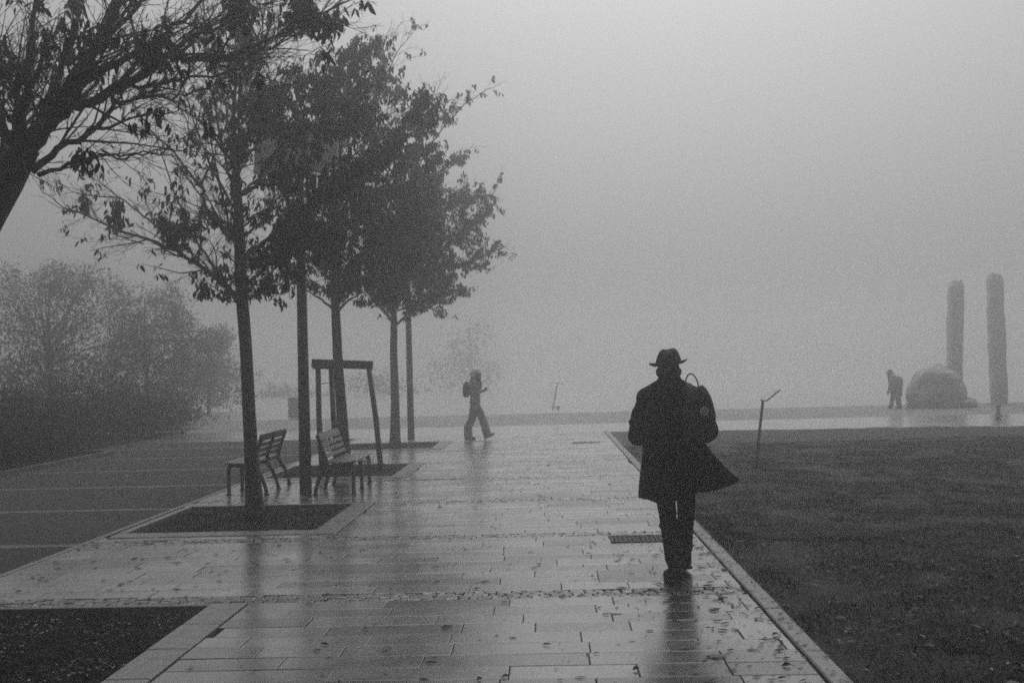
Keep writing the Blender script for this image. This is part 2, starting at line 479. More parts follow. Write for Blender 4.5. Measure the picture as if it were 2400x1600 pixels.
single_leaf(1101,1560,.018,.014,.6,.014,'crumpled dark leaf left of the cupped leaf near the bottom middle')
single_leaf(1461,1537,.022,.016,.3,.016,'crumpled dark leaf near the end of the walking man\'s reflection')
single_leaf(1806,1529,.030,.012,-.3,.02,'torn dark leaf close to the right kerb near the bottom edge')
single_leaf(1780,1457,.022,.012,.2,.014,'folded dark leaf on paving midway along the right kerb')
single_leaf(860,1432,.03,.016,.1,.004,'flat dark leaf on paving left of the middle of the path')
single_leaf(1742,1137,.028,.010,-.5,.01,'small pale scrap lying on the lawn beside the flying coat tail','litterp',.03)
single_leaf(2277,1126,.028,.012,.4,.012,'tiny pale scrap far across the lawn at the right','litterp',.03)
single_leaf(1953,1530,.012,.006,0,.008,'tiny white scrap on the grass beside the kerb at the lower right','litterp',.035)
single_leaf(2325,1573,.04,.016,-.4,.02,'pale curled scrap in the bottom right corner of the lawn','litterp',.035)

# ------------------------------------------------------------------ drain covers and grating
def drain(name,x0,x1,y0,y1,label):
    t=empty(name,((x0+x1)/2,(y0+y1)/2,.0)); W,D=x1-x0,y1-y0
    f=MB()
    for sx in (-1,1): f.box((sx*(W/2-.01),0,.005),(.02,D,.01))
    for sy in (-1,1): f.box((0,sy*(D/2-.01),.0045),(W-.041,.02,.009))
    f.build('frame',M['steel'],t)
    p=MB(); p.box((0,0,.0025),(W-.042,D-.042,.003))
    nx=int(W/.045); ny=int(D/.045)
    for i in range(nx):
        for j in range(ny):
            p.box((-W/2+.04+i*(W-.08)/max(1,nx-1),-D/2+.04+j*(D-.08)/max(1,ny-1),.006),(.02,.016,.004),Matrix.Rotation(.6 if (i+j)%2 else -.6,3,'Z'))
    p.build('cover',M['steel'],t)
    tag(t,label,'drain cover','drain covers in the paving')
drain('drain_cover',.58,1.18,9.60,9.96,'dark studded drain cover beside the walking man')
drain('drain_cover',.54,1.14,22.0,22.2,'thin dark drain cover far up the path near the lawn corner')
t=empty('lawn_grating',(2.55,9.75,.0)); tag(t,'low ribbed metal grating sunk in the lawn','grating')
b=MB()
for i in range(26): b.box((-.62+i*.05,0,.040),(.006,.72,.008),Matrix.Rotation(.35,3,'Z'))
b.build('bars',M['pole'],t)
b=MB()
b.box((0.1,-.02,.037),(1.3,.012,.005)); b.build('frame',M['pole'],t)
# ------------------------------------------------------------------ trees
class Tree:
    def __init__(s, seed, clumps, leafp=0.0, leafL=.11, maxr=2.6):
        s.W=MB(); s.T=MB(); s.LV=[]; s.LF=[]; s.R=random.Random(seed)
        s.clumps=clumps; s.leafp=leafp; s.leafL=leafL; s.nodes=[]
    def rv(s, a=1.0): return Vector((s.R.gauss(0,a),s.R.gauss(0,a),s.R.gauss(0,a)))
    def limb(s, pts, rad, spacing=.12, LL=(.35,.9), lvl=1, t0=.12, n=7, up=.05, ang=(.4,.85), jit=.012):
        P,R_=catmull(pts,rad,4)
        P=[p+s.rv(jit*min(1,i/3)) for i,p in enumerate(P)]
        s.W.tube(P,R_,n)
        s.kids(P,R_,spacing,LL,lvl,t0,up,ang)
    def kids(s,P,R_,spacing,LL,lvl,t0,up,ang):
        tot=sum((P[i+1]-P[i]).length for i in range(len(P)-1)); acc=0; nxt=tot*t0
        for i in range(len(P)-1):
            d=P[i+1]-P[i]; L=d.length
            while acc+L>nxt:
                t=(nxt-acc)/max(L,1e-6); q=P[i]+d*t; f=nxt/tot
                ax=d.normalized()
                side=ax.cross(s.rv()).normalized()
                a=s.R.uniform(*ang)
                dr=(ax*math.cos(a)+side*math.sin(a)).normalized()
                ln=s.R.uniform(*LL)*(1.0-.45*f)
                s.grow(q,dr,ln,max(.0022,min(.5*R_[i],.016*ln/.9)),lvl+1,up)
                nxt += spacing*s.R.uniform(.5,1.5)
            acc+=L
    def grow(s,p,dr,L,r,lvl,up):
        n=max(3,int(L/.07)); P=[p.copy()]; Rr=[r]; st=L/n; d=dr.copy(); bend=s.rv(.05)
        for i in range(n):
            d=(d+s.rv(.10)+bend+Vector((0,0,up))).normalized()
            P.append(P[-1]+d*st); Rr.append(max(.0013,r*(1-.75*(i+1)/n)))
        (s.W if lvl<=2 else s.T).tube(P,Rr,4 if r>.006 else 3,False)
        if lvl<4:
            sp={2:.085,3:.075}[lvl]
            if L>.10: s.kids(P,Rr,sp,(L*.25,L*.6),lvl,.15,up,(.35,.9))
        if lvl>=3:
            for q in P[1:]:
                s.maybe(q)
    def maybe(s,q):
        pr=s.leafp
        for c,rad,dens in s.clumps:
            dd=(q-c).length/rad
            if dd<1: pr=max(pr,dens*(1.15-dd*.6))
        if s.R.random()<pr: s.cluster(q)
    def cluster(s,q,n=None,spread=.026):
        for _ in range(n or s.R.randint(3,8)):
            o=q+s.rv(spread)
            d=Vector((s.R.gauss(0,.42),s.R.gauss(0,.42),-1)).normalized()
            s.leaf(o,d,s.leafL*s.R.uniform(.6,1.15))
    def leaf(s,o,d,L):
        w=d.cross(s.rv()); 
        if w.length<1e-4: return
        w.normalize(); nn=d.cross(w); W=L*s.R.uniform(.12,.24); cv=L*s.R.uniform(-.22,.22); n=len(s.LV)
        k=s.R.uniform(-.10,.10)*L
        s.LV += [o-d*L*.35, o, o+d*L*.22+w*W*.85+nn*cv*.4, o+d*L*.60+w*(W*.80+k)+nn*cv, o+d*L+nn*cv*1.6+w*k*2, o+d*L*.60-w*(W*.80-k)+nn*cv*.7, o+d*L*.22-w*W*.85+nn*cv*.4]
        s.LF += [(n+1,n+2,n+6),(n+2,n+3,n+5,n+6),(n+3,n+4,n+5)]
    def fill(s,count,inside,thr,fr,seed):
        """extra leaf clusters through a crown, in uneven clumps"""
        c=0;tries=0
        while c<count and tries<count*30:
            tries+=1
            q=inside(s.R)
            if mnoise.fractal(q*fr+Vector((seed,0,0)),.8,2.0,3)<thr: continue
            s.cluster(q,s.R.randint(5,10),.042); c+=1
    def pack(s,K,thr=-.05):
        """hanging leaf bunches through each clump"""
        for c,rad,dens in s.clumps:
            if dens<.6: continue
            for _ in range(int(K*dens*rad*rad)):
                v=s.rv(.42); v.z*=.75
                if v.length>1.05: continue
                q=c+v*rad
                if mnoise.noise(q*5.5)<thr: continue
                s.cluster(q,s.R.randint(5,10),.036)
    def build(s,name,loc,label,group='young trees in a row of pits along the path',trunk=None):
        root=empty(name,loc); tag(root,label,'tree',group)
        L=Vector(loc)
        def put(nm,V,F,m,sm=False):
            return mesh_obj(nm,[Vector(v)-L for v in V],F,m,root,sm)
        if trunk: put('trunk',trunk.v,trunk.f,M['bark'],True)
        b=MB(); b.add(s.W.v,s.W.f); b.add(s.T.v,s.T.f)
        put('branches',b.v,b.f,M['bark'],True)
        if s.LV: put('crown',s.LV,s.LF,M['leaf'])
        return root

def G(Y,pts,dy=0.0,pw=1.0):
    n=len(pts)-1
    return [at(x,y,Y+dy*(i/n)**pw) for i,(x,y) in enumerate(pts)]
def taper(n,a,b,pw=.8): return [a+(b-a)*(i/(n-1))**pw for i in range(n)]
def trunk_mesh(P,Rr,flare=.05):
    b=MB(); P2,R2=catmull(P,Rr,6)
    R2=[r+flare*math.exp(-i/2.2) for i,r in enumerate(R2)]
    P2=[p+Vector((mnoise.noise(p*1.3)*.008,mnoise.noise(p*1.3+Vector((5,5,5)))*.008,0)) for p in P2]
    b.tube(P2,R2,14); return b
def C(Y,lst,s=1.0): # clumps: view x, y, radius (view px), density, depth shift
    out=[]
    for e in lst:
        x,y,r,dn=e[:4]; dy=e[4] if len(e)>4 else 0
        out.append((at(x,y,Y+dy), r*1.0204*Y/FPX*s, dn))
    return out

# --- second tree of the row: half bare, lit from behind
Y2=11.84
cl2=C(Y2,[(260,490,40,.8,-.4),(180,468,32,.6,-.6),(410,520,46,.8,-.2),(375,488,40,.75,-.3),(455,512,36,.6),(470,650,46,.95,-.1),(525,685,28,.9,-.1),
 (592,672,46,.95,.1),(622,690,34,.9,.2),(545,640,55,.7),(640,640,50,.6,.3),(600,520,75,.55,.3),(655,560,80,.65,.5),(715,520,90,.65,.6),(640,600,70,.6,.4),
 (600,235,45,.6),(500,230,50,.45),(690,240,55,.7,.3),(740,170,75,.85,.4),(790,130,60,.85,.4),(850,190,60,.8,.5),(850,95,32,.8,.3),(720,210,60,.8,.2),
 (830,275,60,.8,.6),(770,260,60,.7,.4),(960,250,62,.85,.7),(1000,228,40,.85,.8),(900,240,40,.7,.6),(710,355,38,.75,.3),(755,370,40,.6,.4),(880,350,90,.6,.8),(800,420,90,.6,.7),
 (430,330,30,.4,-.2),(615,300,45,.7,.3),(700,335,45,.75,.4),(745,300,45,.75,.4),(660,405,65,.7,.3),(650,240,50,.7,.3),(690,200,55,.7,.3),(760,390,50,.7,.5),(600,590,45,.7,.2),(470,100,70,.4,.2),(560,90,70,.4,.2),(600,60,60,.4,.3),(640,120,60,.45,.2),(340,400,30,.35,-.3),(560,330,40,.4)])
T2=Tree(21,cl2,.02,.092)
P=G(Y2,[(586,1192),(575,1000),(564,800),(556,690),(552,600),(548,480),(541,350),(536,260),(544,150),(538,40),(545,-70)])
R2=[.088,.076,.073,.073,.068,.054,.038,.026,.016,.010,.005]
tk2=trunk_mesh(P,R2,.055)
T2.kids(P[4:],R2[4:],.16,(.5,1.0),1,.05,.05,(.5,.95))
def limb2(pts,a,b,dy=0,**k):
    T2.limb(G(Y2,pts,dy),taper(len(pts),a,b),**k)
limb2([(553,690),(515,655),(470,620),(423,588),(340,548),(263,525),(210,499),(142,476),(98,440)],.036,.004,-.9)
limb2([(423,588),(375,530),(330,495),(277,454),(232,420),(203,375)],.018,.003,-.3)
limb2([(277,454),(185,446),(124,409)],.010,.003,-.4)
limb2([(553,560),(503,518),(472,469),(461,427),(413,368),(360,312),(326,267),(295,225)],.034,.004,.5)
limb2([(461,427),(492,360),(506,319),(522,270),(530,200)],.016,.003,-.3)
limb2([(548,395),(491,315),(461,277),(412,247),(367,238)],.022,.003,-.4)
limb2([(545,450),(587,429),(606,387),(648,321),(698,270),(780,190),(830,130),(880,80)],.032,.004,.4)
limb2([(606,387),(653,345),(700,314),(734,290),(780,250),(830,205),(890,150)],.022,.003,.7)
limb2([(706,310),(753,290),(805,282),(860,275),(930,250),(1010,215)],.013,.003,.5)
limb2([(550,362),(587,337),(597,309),(613,274),(645,200),(690,120)],.018,.003,-.3)
limb2([(560,590),(603,558),(648,532),(695,498),(753,459),(800,420),(870,372),(960,300)],.034,.004,.9)
limb2([(556,665),(582,640),(611,608),(653,589),(700,573),(765,553),(850,520)],.026,.004,.5)
limb2([(556,690),(585,680),(612,655),(645,640)],.016,.003,.3)
limb2([(552,700),(530,680),(500,668),(470,640)],.016,.003,-.5)
limb2([(330,560),(290,548),(240,545)],.010,.003,-.4)
limb2([(548,500),(528,420),(508,320),(482,200),(470,60),(462,-40)],.026,.005,.5)
limb2([(543,400),(570,300),(590,200),(604,80),(612,-30)],.024,.005,-.5)
limb2([(541,330),(520,250),(500,150),(505,40)],.016,.004,-.6)
limb2([(540,300),(570,220),(610,140),(660,60),(700,10)],.018,.004,.4)
limb2([(556,640),(535,600),(505,580),(480,570)],.012,.003,.4)
limb2([(550,540),(575,500),(610,480),(650,440),(690,420)],.016,.003,-.4)
for k in range(11):                                  # limbs towards and away from the viewer
    i=3+k*.55; p=P[3].lerp(P[8],k/11.0); sg=1 if k%2 else -1
    a=random.uniform(-.6,.6); L=1.7-.07*k
    q=[p, p+Vector((a*.3,sg*.4,.22))*L*.6, p+Vector((a*.7,sg*.9,.65))*L*.75, p+Vector((a*.9,sg*1.15,1.15))*L*.85]
    T2.limb(q,taper(4,.026-.001*k,.004))
T2.pack(310)
T2.build('young_tree',(at(586,1192,Y2).x,Y2,-.05),'half-bare young tree with drooping leaf clumps in the nearest whole pit beside the benches',trunk=tk2)

# --- third and fourth trees: fuller crowns
def full_tree(seed,Y,base,leader,limbs,crown,fillers,leafp,label,nfill,thr):
    T=Tree(seed,fillers,leafp,.105)
    P=G(Y,base+leader[1:]); nb=len(base); Rr=taper(len(P),.098,.010,.9)
    for i in range(nb): Rr[i]=.098-.022*i/(nb-1)
    tk=trunk_mesh(P,Rr,.055)
    T.kids(P[nb-1:],Rr[nb-1:],.22,(.6,1.1),1,.05,.05,(.5,.95))
    for pts,a,b,dy in limbs: T.limb(G(Y,pts,dy),taper(len(pts),a,b),.16)
    c,rx,ry,rz=crown
    for k in range(10):
        p=P[nb-1].lerp(P[-2],k/11.0); sg=1 if k%2 else -1; a=T.R.uniform(-.8,.8); L=ry*1.0-.06*k
        q=[p, p+Vector((a*.3,sg*.4,.22))*L*.6, p+Vector((a*.7,sg*.9,.65))*L*.75, p+Vector((a*.9,sg*1.15,1.1))*L*.85]
        T.limb(q,taper(4,.026-.001*k,.004),.2)
    def inside(R):
        while 1:
            v=Vector((R.uniform(-1,1),R.uniform(-1,1),R.uniform(-1,1)))
            if v.length<1 and v.length>R.random()*.6:
                e=1+.22*mnoise.noise(v*2.2+Vector((seed,0,0)))
                return c+Vector((v.x*rx,v.y*ry,v.z*rz*(1.0 if v.z>0 else .8)))*e
    T.fill(nfill,inside,thr,1.3,seed)
    T.pack(95)
    b=P[0]
    return T.build('young_tree',(b.x,Y,-.05),label,trunk=tk)

Y3=17.1
full_tree(33,Y3,[(794,1092),(785,950),(776,830),(772,716)],[(772,716),(769,600),(772,450),(785,300),(797,180),(806,90)],
 [([(773,722),(748,694),(722,678),(690,655),(650,630)],.03,.004,-.3),
  ([(774,716),(800,690),(830,674),(870,660)],.03,.004,.2),
  ([(771,650),(810,600),(860,560),(930,500),(1000,440)],.03,.004,.4),
  ([(771,560),(820,500),(880,430),(960,360),(1040,270),(1090,225),(1150,192)],.03,.003,.5),
  ([(771,620),(730,560),(690,520),(640,480)],.026,.004,-.4),
  ([(774,440),(740,380),(700,330),(650,290)],.022,.004,.3),
  ([(780,340),(820,270),(870,200),(920,110),(955,65)],.022,.003,-.3),
  ([(778,400),(830,340),(900,280),(1000,220)],.022,.003,.4)],
 (at(835,490,Y3),1.62,1.7,1.62),
 C(Y3,[(780,150,80,.6),(860,180,80,.6),(980,260,70,.8),(930,360,110,.8),(1000,330,60,.7),(720,420,80,.5),(880,480,150,.8),(760,560,120,.8),(950,560,110,.8),(700,600,60,.6),(860,620,110,.9)]),
 .06,'fuller young tree held in a leaning timber guard behind the benches',600,-.0)
Y4=22.6
full_tree(44,Y4,[(908,1026),(907,900),(904,800),(905,742)],[(905,742),(905,650),(912,540),(925,430),(940,350)],
 [([(905,745),(882,712),(862,690),(840,668)],.034,.006,-.3),
  ([(907,748),(950,716),(1000,698),(1050,660)],.034,.005,.4),
  ([(905,715),(940,705),(985,690),(1010,650)],.024,.005,-.4),
  ([(905,690),(890,660),(860,620)],.03,.005,.3),
  ([(906,640),(980,600),(1050,540),(1110,480),(1150,410)],.03,.004,.3),
  ([(908,600),(990,620),(1080,600),(1140,575),(1165,565)],.026,.004,-.3),
  ([(910,560),(990,500),(1080,450),(1150,480)],.026,.004,.5),
  ([(914,520),(980,440),(1040,380),(1090,330)],.024,.004,-.3)],
 (at(955,545,Y4),1.62,1.7,1.70),
 C(Y4,[(1000,450,120,.7),(1050,520,90,.7),(1060,420,50,.6),(1120,470,36,.5),(1152,570,20,.9),(1090,590,60,.7),(960,620,120,.8),(1040,640,70,.8)]),
 .05,'farthest leafy young tree of the row, beside the second lamp post',900,-.04)

# --- nearest tree, mostly bare, leaning in at the upper left
Y1=6.1
cl1=C(Y1,[(20,190,30,.5),(15,310,40,.5),(190,355,30,.6,-.1),(310,270,26,.6),(368,268,26,.7),(20,120,60,.25),(200,100,70,.25),(400,150,45,.35),(110,70,60,.3),
  (575,30,30,.5,.3),(690,20,50,.5,.3),(745,55,40,.5,.3),(790,20,40,.5,.3),(540,10,40,.3,.2),(170,10,50,.3),(60,20,60,.3),(330,90,60,.2)])
T1=Tree(11,cl1,.010,.080)
def limb1(pts,a,b,dy=0,**k):
    kk=dict(spacing=.062,LL=(.30,.85),up=.025,ang=(.22,.65)); kk.update(k)
    T1.limb(G(Y1,pts,dy),taper(len(pts),a,b),**kk)
tb=Vector((-3.68,Y1,-.05))
P=[tb,tb+Vector((0.0,0,.9)),at(-112,760,Y1),at(-80,630,Y1),at(-42,525,Y1),at(16,415,Y1),at(62,335,Y1)]
R1=[.115,.110,.106,.104,.104,.102,.08]
tk1=trunk_mesh(P,R1,.04)
limb1([(60,350),(105,285),(150,230),(200,150),(240,75),(282,-30),(310,-120)],.060,.022,-.1)
limb1([(66,345),(110,290),(160,245),(225,221),(319,173),(401,132),(488,131),(544,120),(619,90),(700,55),(800,5)],.045,.006,.5)
limb1([(130,260),(190,200),(260,150),(330,110),(400,60),(470,0),(520,-50)],.032,.008,.3)
limb1([(72,395),(140,340),(210,300),(263,240),(338,229),(398,222),(470,203),(600,182)],.026,.003,.4)
limb1([(88,402),(158,379),(233,360),(300,353),(394,338)],.016,.003,-.2)
limb1([(210,300),(270,285),(340,262),(420,250)],.013,.003,-.3)
limb1([(233,345),(283,364),(345,350),(418,342),(432,303),(418,245)],.008,.0025,.2,spacing=.1,LL=(.1,.35))
limb1([(40,400),(48,280),(62,180),(72,80),(82,-40)],.032,.012,-.3)
limb1([(20,420),(5,320),(-8,220),(-20,80)],.03,.012,.4)
limb1([(75,330),(110,250),(135,170),(165,80),(195,-30)],.034,.012,.5)
limb1([(95,300),(160,190),(215,120),(270,60),(345,-20)],.034,.010,-.5)
limb1([(319,173),(380,120),(450,85),(530,50),(600,10),(650,-30)],.018,.004,.1)
limb1([(225,221),(300,205),(380,185),(460,175),(560,150),(640,120)],.018,.003,-.3)
limb1([(401,132),(450,90),(500,40),(560,-20)],.014,.004,.3)
limb1([(544,120),(600,115),(660,95),(720,70)],.010,.003,.2)
limb1([(-15,520),(-70,440),(-130,350),(-160,220)],.04,.012,-.2)
limb1([(0,480),(-40,380),(-50,250),(-30,100)],.032,.012,-1.0)
limb1([(20,430),(30,330),(60,220),(110,90)],.03,.010,-1.0)
limb1([(40,390),(60,300),(70,200),(90,60)],.03,.010,1.3)
T1.pack(200,.05)
T1.build('young_tree',tuple(tb),'nearest almost bare tree leaning into the upper left corner',trunk=tk1)
# ------------------------------------------------------------------ lamp posts with a wide panel head
def lamp_post(x,y,label,ring=False):
    t=empty('lamp_post',(x,y,0)); tag(t,label,'lamp post','lamp posts along the row of trees')
    b=MB(); P=[(0,0,-.02),(0,0,.05),(0,0,1.2),(0,0,2.6),(0,0,4.0),(0,0,5.45)]
    b.tube(P,[.088,.086,.080,.072,.062,.05],18); b.build('pole',M['pole'],t,True)
    b=MB(); b.box((0,-.0875,.72),(.075,.016,.34),None,.006); b.build('access_door',M['iron'],t)
    if ring:
        b=MB(); b.tube([(0,0,1.36),(0,0,1.40)],[.0815,.0812],18); b.build('ring',M['pale'],t,True)
    rx=Matrix.Rotation(math.radians(-14),3,'X')
    b=MB(); b.box((0,-.12,4.92),(1.2,.055,.80),rx,.02); p=b.build('panel_head',M['panel'],t)
    b=MB()
    b.box((0,-.082,4.92),(1.1,.03,.05),rx); b.box((0,-.165,5.2),(1.1,.028,.04),rx); b.build('back_rail',M['pole'],p)
    for sx in (-.26,.27):
        b=MB(); b.tube([(sx,-.02,5.1),(sx,.02,5.5),(sx*.6,.02,5.62)],[.03,.028,.026],8); b.build('strut',M['pole'],t,True)
    b=MB(); b.tube([(0,0,5.42),(-.08,-.05,5.55),(-.22,-.12,5.66),(-.34,-.18,5.86)],[.055,.062,.06,.045],10); b.build('arm',M['pole'],t,True)
    return t
lamp_post(-3.47,14.14,'tall lamp post with a wide panel head standing between the two benches')
lamp_post(-3.38,24.60,'fainter lamp post with a pale ring beside the farthest leafy tree',True)

# ------------------------------------------------------------------ benches
def bench(x,y,rz,label):
    t=empty('park_bench',(x,y,0),rz); tag(t,label,'bench','slatted park benches on the paving')
    L=1.30
    sup=(-L/2+.03,0,L/2-.03)
    for sx in sup:
        b=MB(); pts=[(sx,.405,0),(sx,.405,.2),(sx,.400,.36),(sx,.385,.425)]
        b.tube(pts,[.027,.027,.028,.028],8); b.box((sx,.405,.006),(.06,.07,.012)); b.build('front_leg',M['iron'],t,True)
        b=MB(); pts,r=catmull([(sx,-.135,0),(sx,-.115,.10),(sx,-.065,.24),(sx,.005,.36),(sx,.03,.44),(sx,.005,.56),(sx,-.045,.70),(sx,-.10,.83)],[.027,.027,.028,.030,.031,.029,.025,.020],4)
        b.tube(pts,r,8); b.box((sx,-.135,.006),(.06,.07,.012)); b.build('rear_leg',M['iron'],t,True)
        b=MB(); b.tube([(sx,.40,.415),(sx,.2,.395),(sx,.02,.405)],[.022,.020,.022],8); b.build('seat_rail',M['iron'],t,True)
    b=MB()
    for k in range(5):
        yy=.055+k*.088; z=.437+.012*((k-2)/2.)**2
        b.box((0,yy,z),(L+.02,.076,.030),Matrix.Rotation(.04*(k-2),3,'X'),.006)
    b.build('seat',M['woodw'],t)
    b=MB(); ang=.36
    hs=[(.535,.060),(.615,.060),(.695,.060),(.800,.115)]
    for z,h in hs:
        yy=.03-(z-.46)*.35+.027
        b.box((0,yy,z),(L+.02,.026,h),Matrix.Rotation(ang,3,'X'),.006)
    b.build('backrest',M['woodw'],t)
bench(-3.12,14.42,-PI/2,'slatted bench facing the path, right of the lamp post')
bench(-4.12,14.60,PI/2,'slatted bench turned away from the path, left of the lamp post')

# ------------------------------------------------------------------ timber tree guard round the third tree
t=empty('tree_guard',(-3.35,17.1,-.05)); tag(t,'leaning three-post timber tree guard with a plank frame on top','tree guard')
lean=Vector((-.062,0,0))
def gd(x,y,z): return Vector((x,y,0))+lean*z+Vector((0,0,z))
cor=[(-.47,-.40),(-.40,.48),(.47,.06)]
top=1.90
for (x,y) in cor:
    b=MB(); b.tube([gd(x*.98,y*.98,-.1),gd(x*.95,y*.95,.9),gd(x*.84,y*.84,top-.03)],[.050,.048,.045],12); b.build('post',M['wood'],t,True)
for i in range(3):
    a=Vector(cor[i]+(0,)); c=Vector(cor[(i+1)%3]+(0,)); d=(c-a)
    mid=(a+c)/2; ang=math.atan2(d.y,d.x); out=Vector((d.y,-d.x,0)).normalized()
    pos=Vector((mid.x*1.0,mid.y*1.0,0))+out*.028
    q=gd(pos.x,pos.y,top-.02)
    b=MB(); b.box(q,(d.length+.03-.004*i,.032,.145),Matrix.Rotation(.062,3,'Y')@Matrix.Rotation(ang,3,'Z'),.004); b.build('rail',M['wood'],t)
b=MB()
for (a,c) in (((-.47,-.40),(.10,.05)),((-.40,.48),(-.06,.1))):
    b.tube([gd(a[0]*.9,a[1]*.9,1.55),gd(-.02,.02,1.60)],.006,5)
b.build('tie',M['nylon'],t)
# dry stems growing in the same pit
V=MB(); R=random.Random(9)
for _ in range(150):
    x,y=R.gauss(.15,.24),R.gauss(.1,.20); h=R.uniform(.15,.5)
    V.tube([(x,y,0),(x+R.gauss(0,.04),y+R.gauss(0,.04),h*.6),(x+R.gauss(0,.10),y+R.gauss(0,.10),h)],[.003,.0025,.0012],3,False)
o=V.build('dry_grass_tuft',M['bark']); o.location=(-3.46,17.1,-.05); tag(o,'thin dry stems sprouting round the foot of the timber tree guard','grass tuft')

# ------------------------------------------------------------------ bushes and far trees on the left
def leaf_cloud(centres,n,L,seed,thr=-.25,fr=1.0,droop=0.0):
    R=random.Random(seed); V=[];F=[]
    tot=sum(c[1][0]*c[1][2] for c in centres)
    for c,r in centres:
        c=Vector(c)
        for _ in range(int(n*r[0]*r[2]/tot)):
            while 1:
                v=Vector((R.uniform(-1,1),R.uniform(-1,1),R.uniform(-1,1)))
                if .15<v.length<1: break
            q0=R.random()
            if q0<.55: v=v.normalized()*R.uniform(.6,1.0)
            elif q0<.72: v=v.normalized()*(1+abs(R.gauss(0,.13)))
            e=1+.55*mnoise.fractal(v*2.0+Vector((seed,c.x,0)),.8,2.0,4)
            q=c+Vector((v.x*r[0],v.y*r[1],v.z*r[2]))*e
            if q.z<.05 or mnoise.noise(q*fr+Vector((seed,0,0)))<thr: continue
            d=Vector((R.gauss(0,1),R.gauss(0,1),R.gauss(0,1)-droop)).normalized(); w=d.orthogonal().normalized()
            w=(w*math.cos(R.random()*6)+d.cross(w)*math.sin(R.random()*6))
            l=L*R.uniform(.5,1.3); n0=len(V)
            V += [q-d*l, q+w*l*.45, q+d*l, q-w*l*.45]; F.append((n0,n0+1,n0+2,n0+3))
    return V,F
def bush(x,y,blobs,n,L,seed,label,group='dark bushes along the planting bed',mt='bush'):
    t=empty('bush',(x,y,0)); tag(t,label,'bush',group)
    V,F=leaf_cloud(blobs,n,L,seed,-.55,1.3); mesh_obj('foliage',V,F,M[mt],t)
    b=MB(); R=random.Random(seed)
    for _ in range(26):
        c,r=R.choice(blobs); p=Vector((c[0]*.6+R.gauss(0,.2),c[1]*.6+R.gauss(0,.2),0)); q=Vector(c)+Vector((R.uniform(-.8,.8)*r[0],R.uniform(-.8,.8)*r[1],R.uniform(.3,1.0)*r[2]))
        b.tube([p,p.lerp(q,.5)+Vector((R.gauss(0,.08),R.gauss(0,.08),.1)),q],[.02,.012,.004],4,False)
    b.build('stems',M['bark'],t,True)
bush(-12.2,18.9,[((.9,-.6,.55),(1.5,1.9,.85)),((1.0,1.2,.5),(1.35,1.7,.80)),((-1.0,-.2,.75),(1.7,2.0,.98)),((-2.6,.8,.8),(1.6,2.2,1.05))],38000,.040,3,'large dark bush bulging over the bed edge at the far left')
bush(-13.0,22.6,[((.3,0,.65),(1.7,1.5,.80)),((-1.5,.3,.85),(1.6,1.5,1.0)),((1.6,-.6,.35),(.9,1.0,.5))],26000,.042,5,'dark bush close behind the large bush at the far left')
far_hedge=[((x_,.0+.5*math.sin(x_*2),.5+.2*math.sin(x_*1.3)),(1.3,.9,.7+.15*math.sin(x_*2.1))) for x_ in (-7.5,-6,-4.5,-3,-1.5,0,1.2,2.2)]
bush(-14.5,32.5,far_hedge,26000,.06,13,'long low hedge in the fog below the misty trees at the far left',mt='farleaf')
bush(-12.6,28.2,[((0,0,.7),(1.7,1.3,.95)),((1.4,-.3,.45),(1.1,1.0,.6)),((-1.9,.5,.9),(1.7,1.4,1.1))],22000,.046,7,'paler low bush further back, right of the large bush')
V=[];F=[]
kb=MB(); kb.box((-9.78,18.2,.03),(.10,8.0,.09)); kb.box((-10.8,22.25,.028),(1.9,.10,.085))
tag(kb.build('bed_kerb',M['kerb']),kind='structure')
a=bpy.data.objects['bed_kerb'].data.attributes.new('tint','FLOAT','FACE'); a.data.foreach_set('value',[.8]*len(bpy.data.objects['bed_kerb'].data.polygons))
sheet('planting_bed',[(-40,13),(-9.84,13),(-9.84,22.2),(-10.9,22.3),(-10.9,30),(-40,30)],-.004,M['soil'])

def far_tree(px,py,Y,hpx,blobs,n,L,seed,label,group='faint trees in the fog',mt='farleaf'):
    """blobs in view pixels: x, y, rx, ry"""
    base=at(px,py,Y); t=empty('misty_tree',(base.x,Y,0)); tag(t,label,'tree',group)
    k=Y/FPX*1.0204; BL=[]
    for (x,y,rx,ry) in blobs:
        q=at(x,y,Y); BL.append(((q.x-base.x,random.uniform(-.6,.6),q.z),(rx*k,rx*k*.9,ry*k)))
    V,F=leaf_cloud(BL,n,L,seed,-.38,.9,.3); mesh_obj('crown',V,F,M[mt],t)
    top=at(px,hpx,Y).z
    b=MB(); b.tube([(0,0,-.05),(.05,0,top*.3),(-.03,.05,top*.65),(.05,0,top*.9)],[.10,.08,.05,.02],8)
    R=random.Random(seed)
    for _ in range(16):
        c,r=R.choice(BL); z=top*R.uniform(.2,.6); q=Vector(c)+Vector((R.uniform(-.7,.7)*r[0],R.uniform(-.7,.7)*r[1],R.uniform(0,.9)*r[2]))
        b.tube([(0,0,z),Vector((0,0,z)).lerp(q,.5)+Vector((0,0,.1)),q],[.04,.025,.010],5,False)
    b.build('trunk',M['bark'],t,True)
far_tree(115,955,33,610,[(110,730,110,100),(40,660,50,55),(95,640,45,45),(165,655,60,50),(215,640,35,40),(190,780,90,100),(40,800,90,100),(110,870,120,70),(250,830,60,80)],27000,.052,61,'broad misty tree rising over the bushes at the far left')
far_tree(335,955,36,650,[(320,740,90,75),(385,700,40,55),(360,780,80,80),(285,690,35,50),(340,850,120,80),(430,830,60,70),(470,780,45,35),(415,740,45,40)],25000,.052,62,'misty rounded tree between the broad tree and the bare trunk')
far_tree(480,960,46,760,[(480,820,50,55),(450,870,80,60),(520,885,60,50),(505,775,25,30)],12000,.07,63,'low pale misty tree just left of the nearest whole trunk')
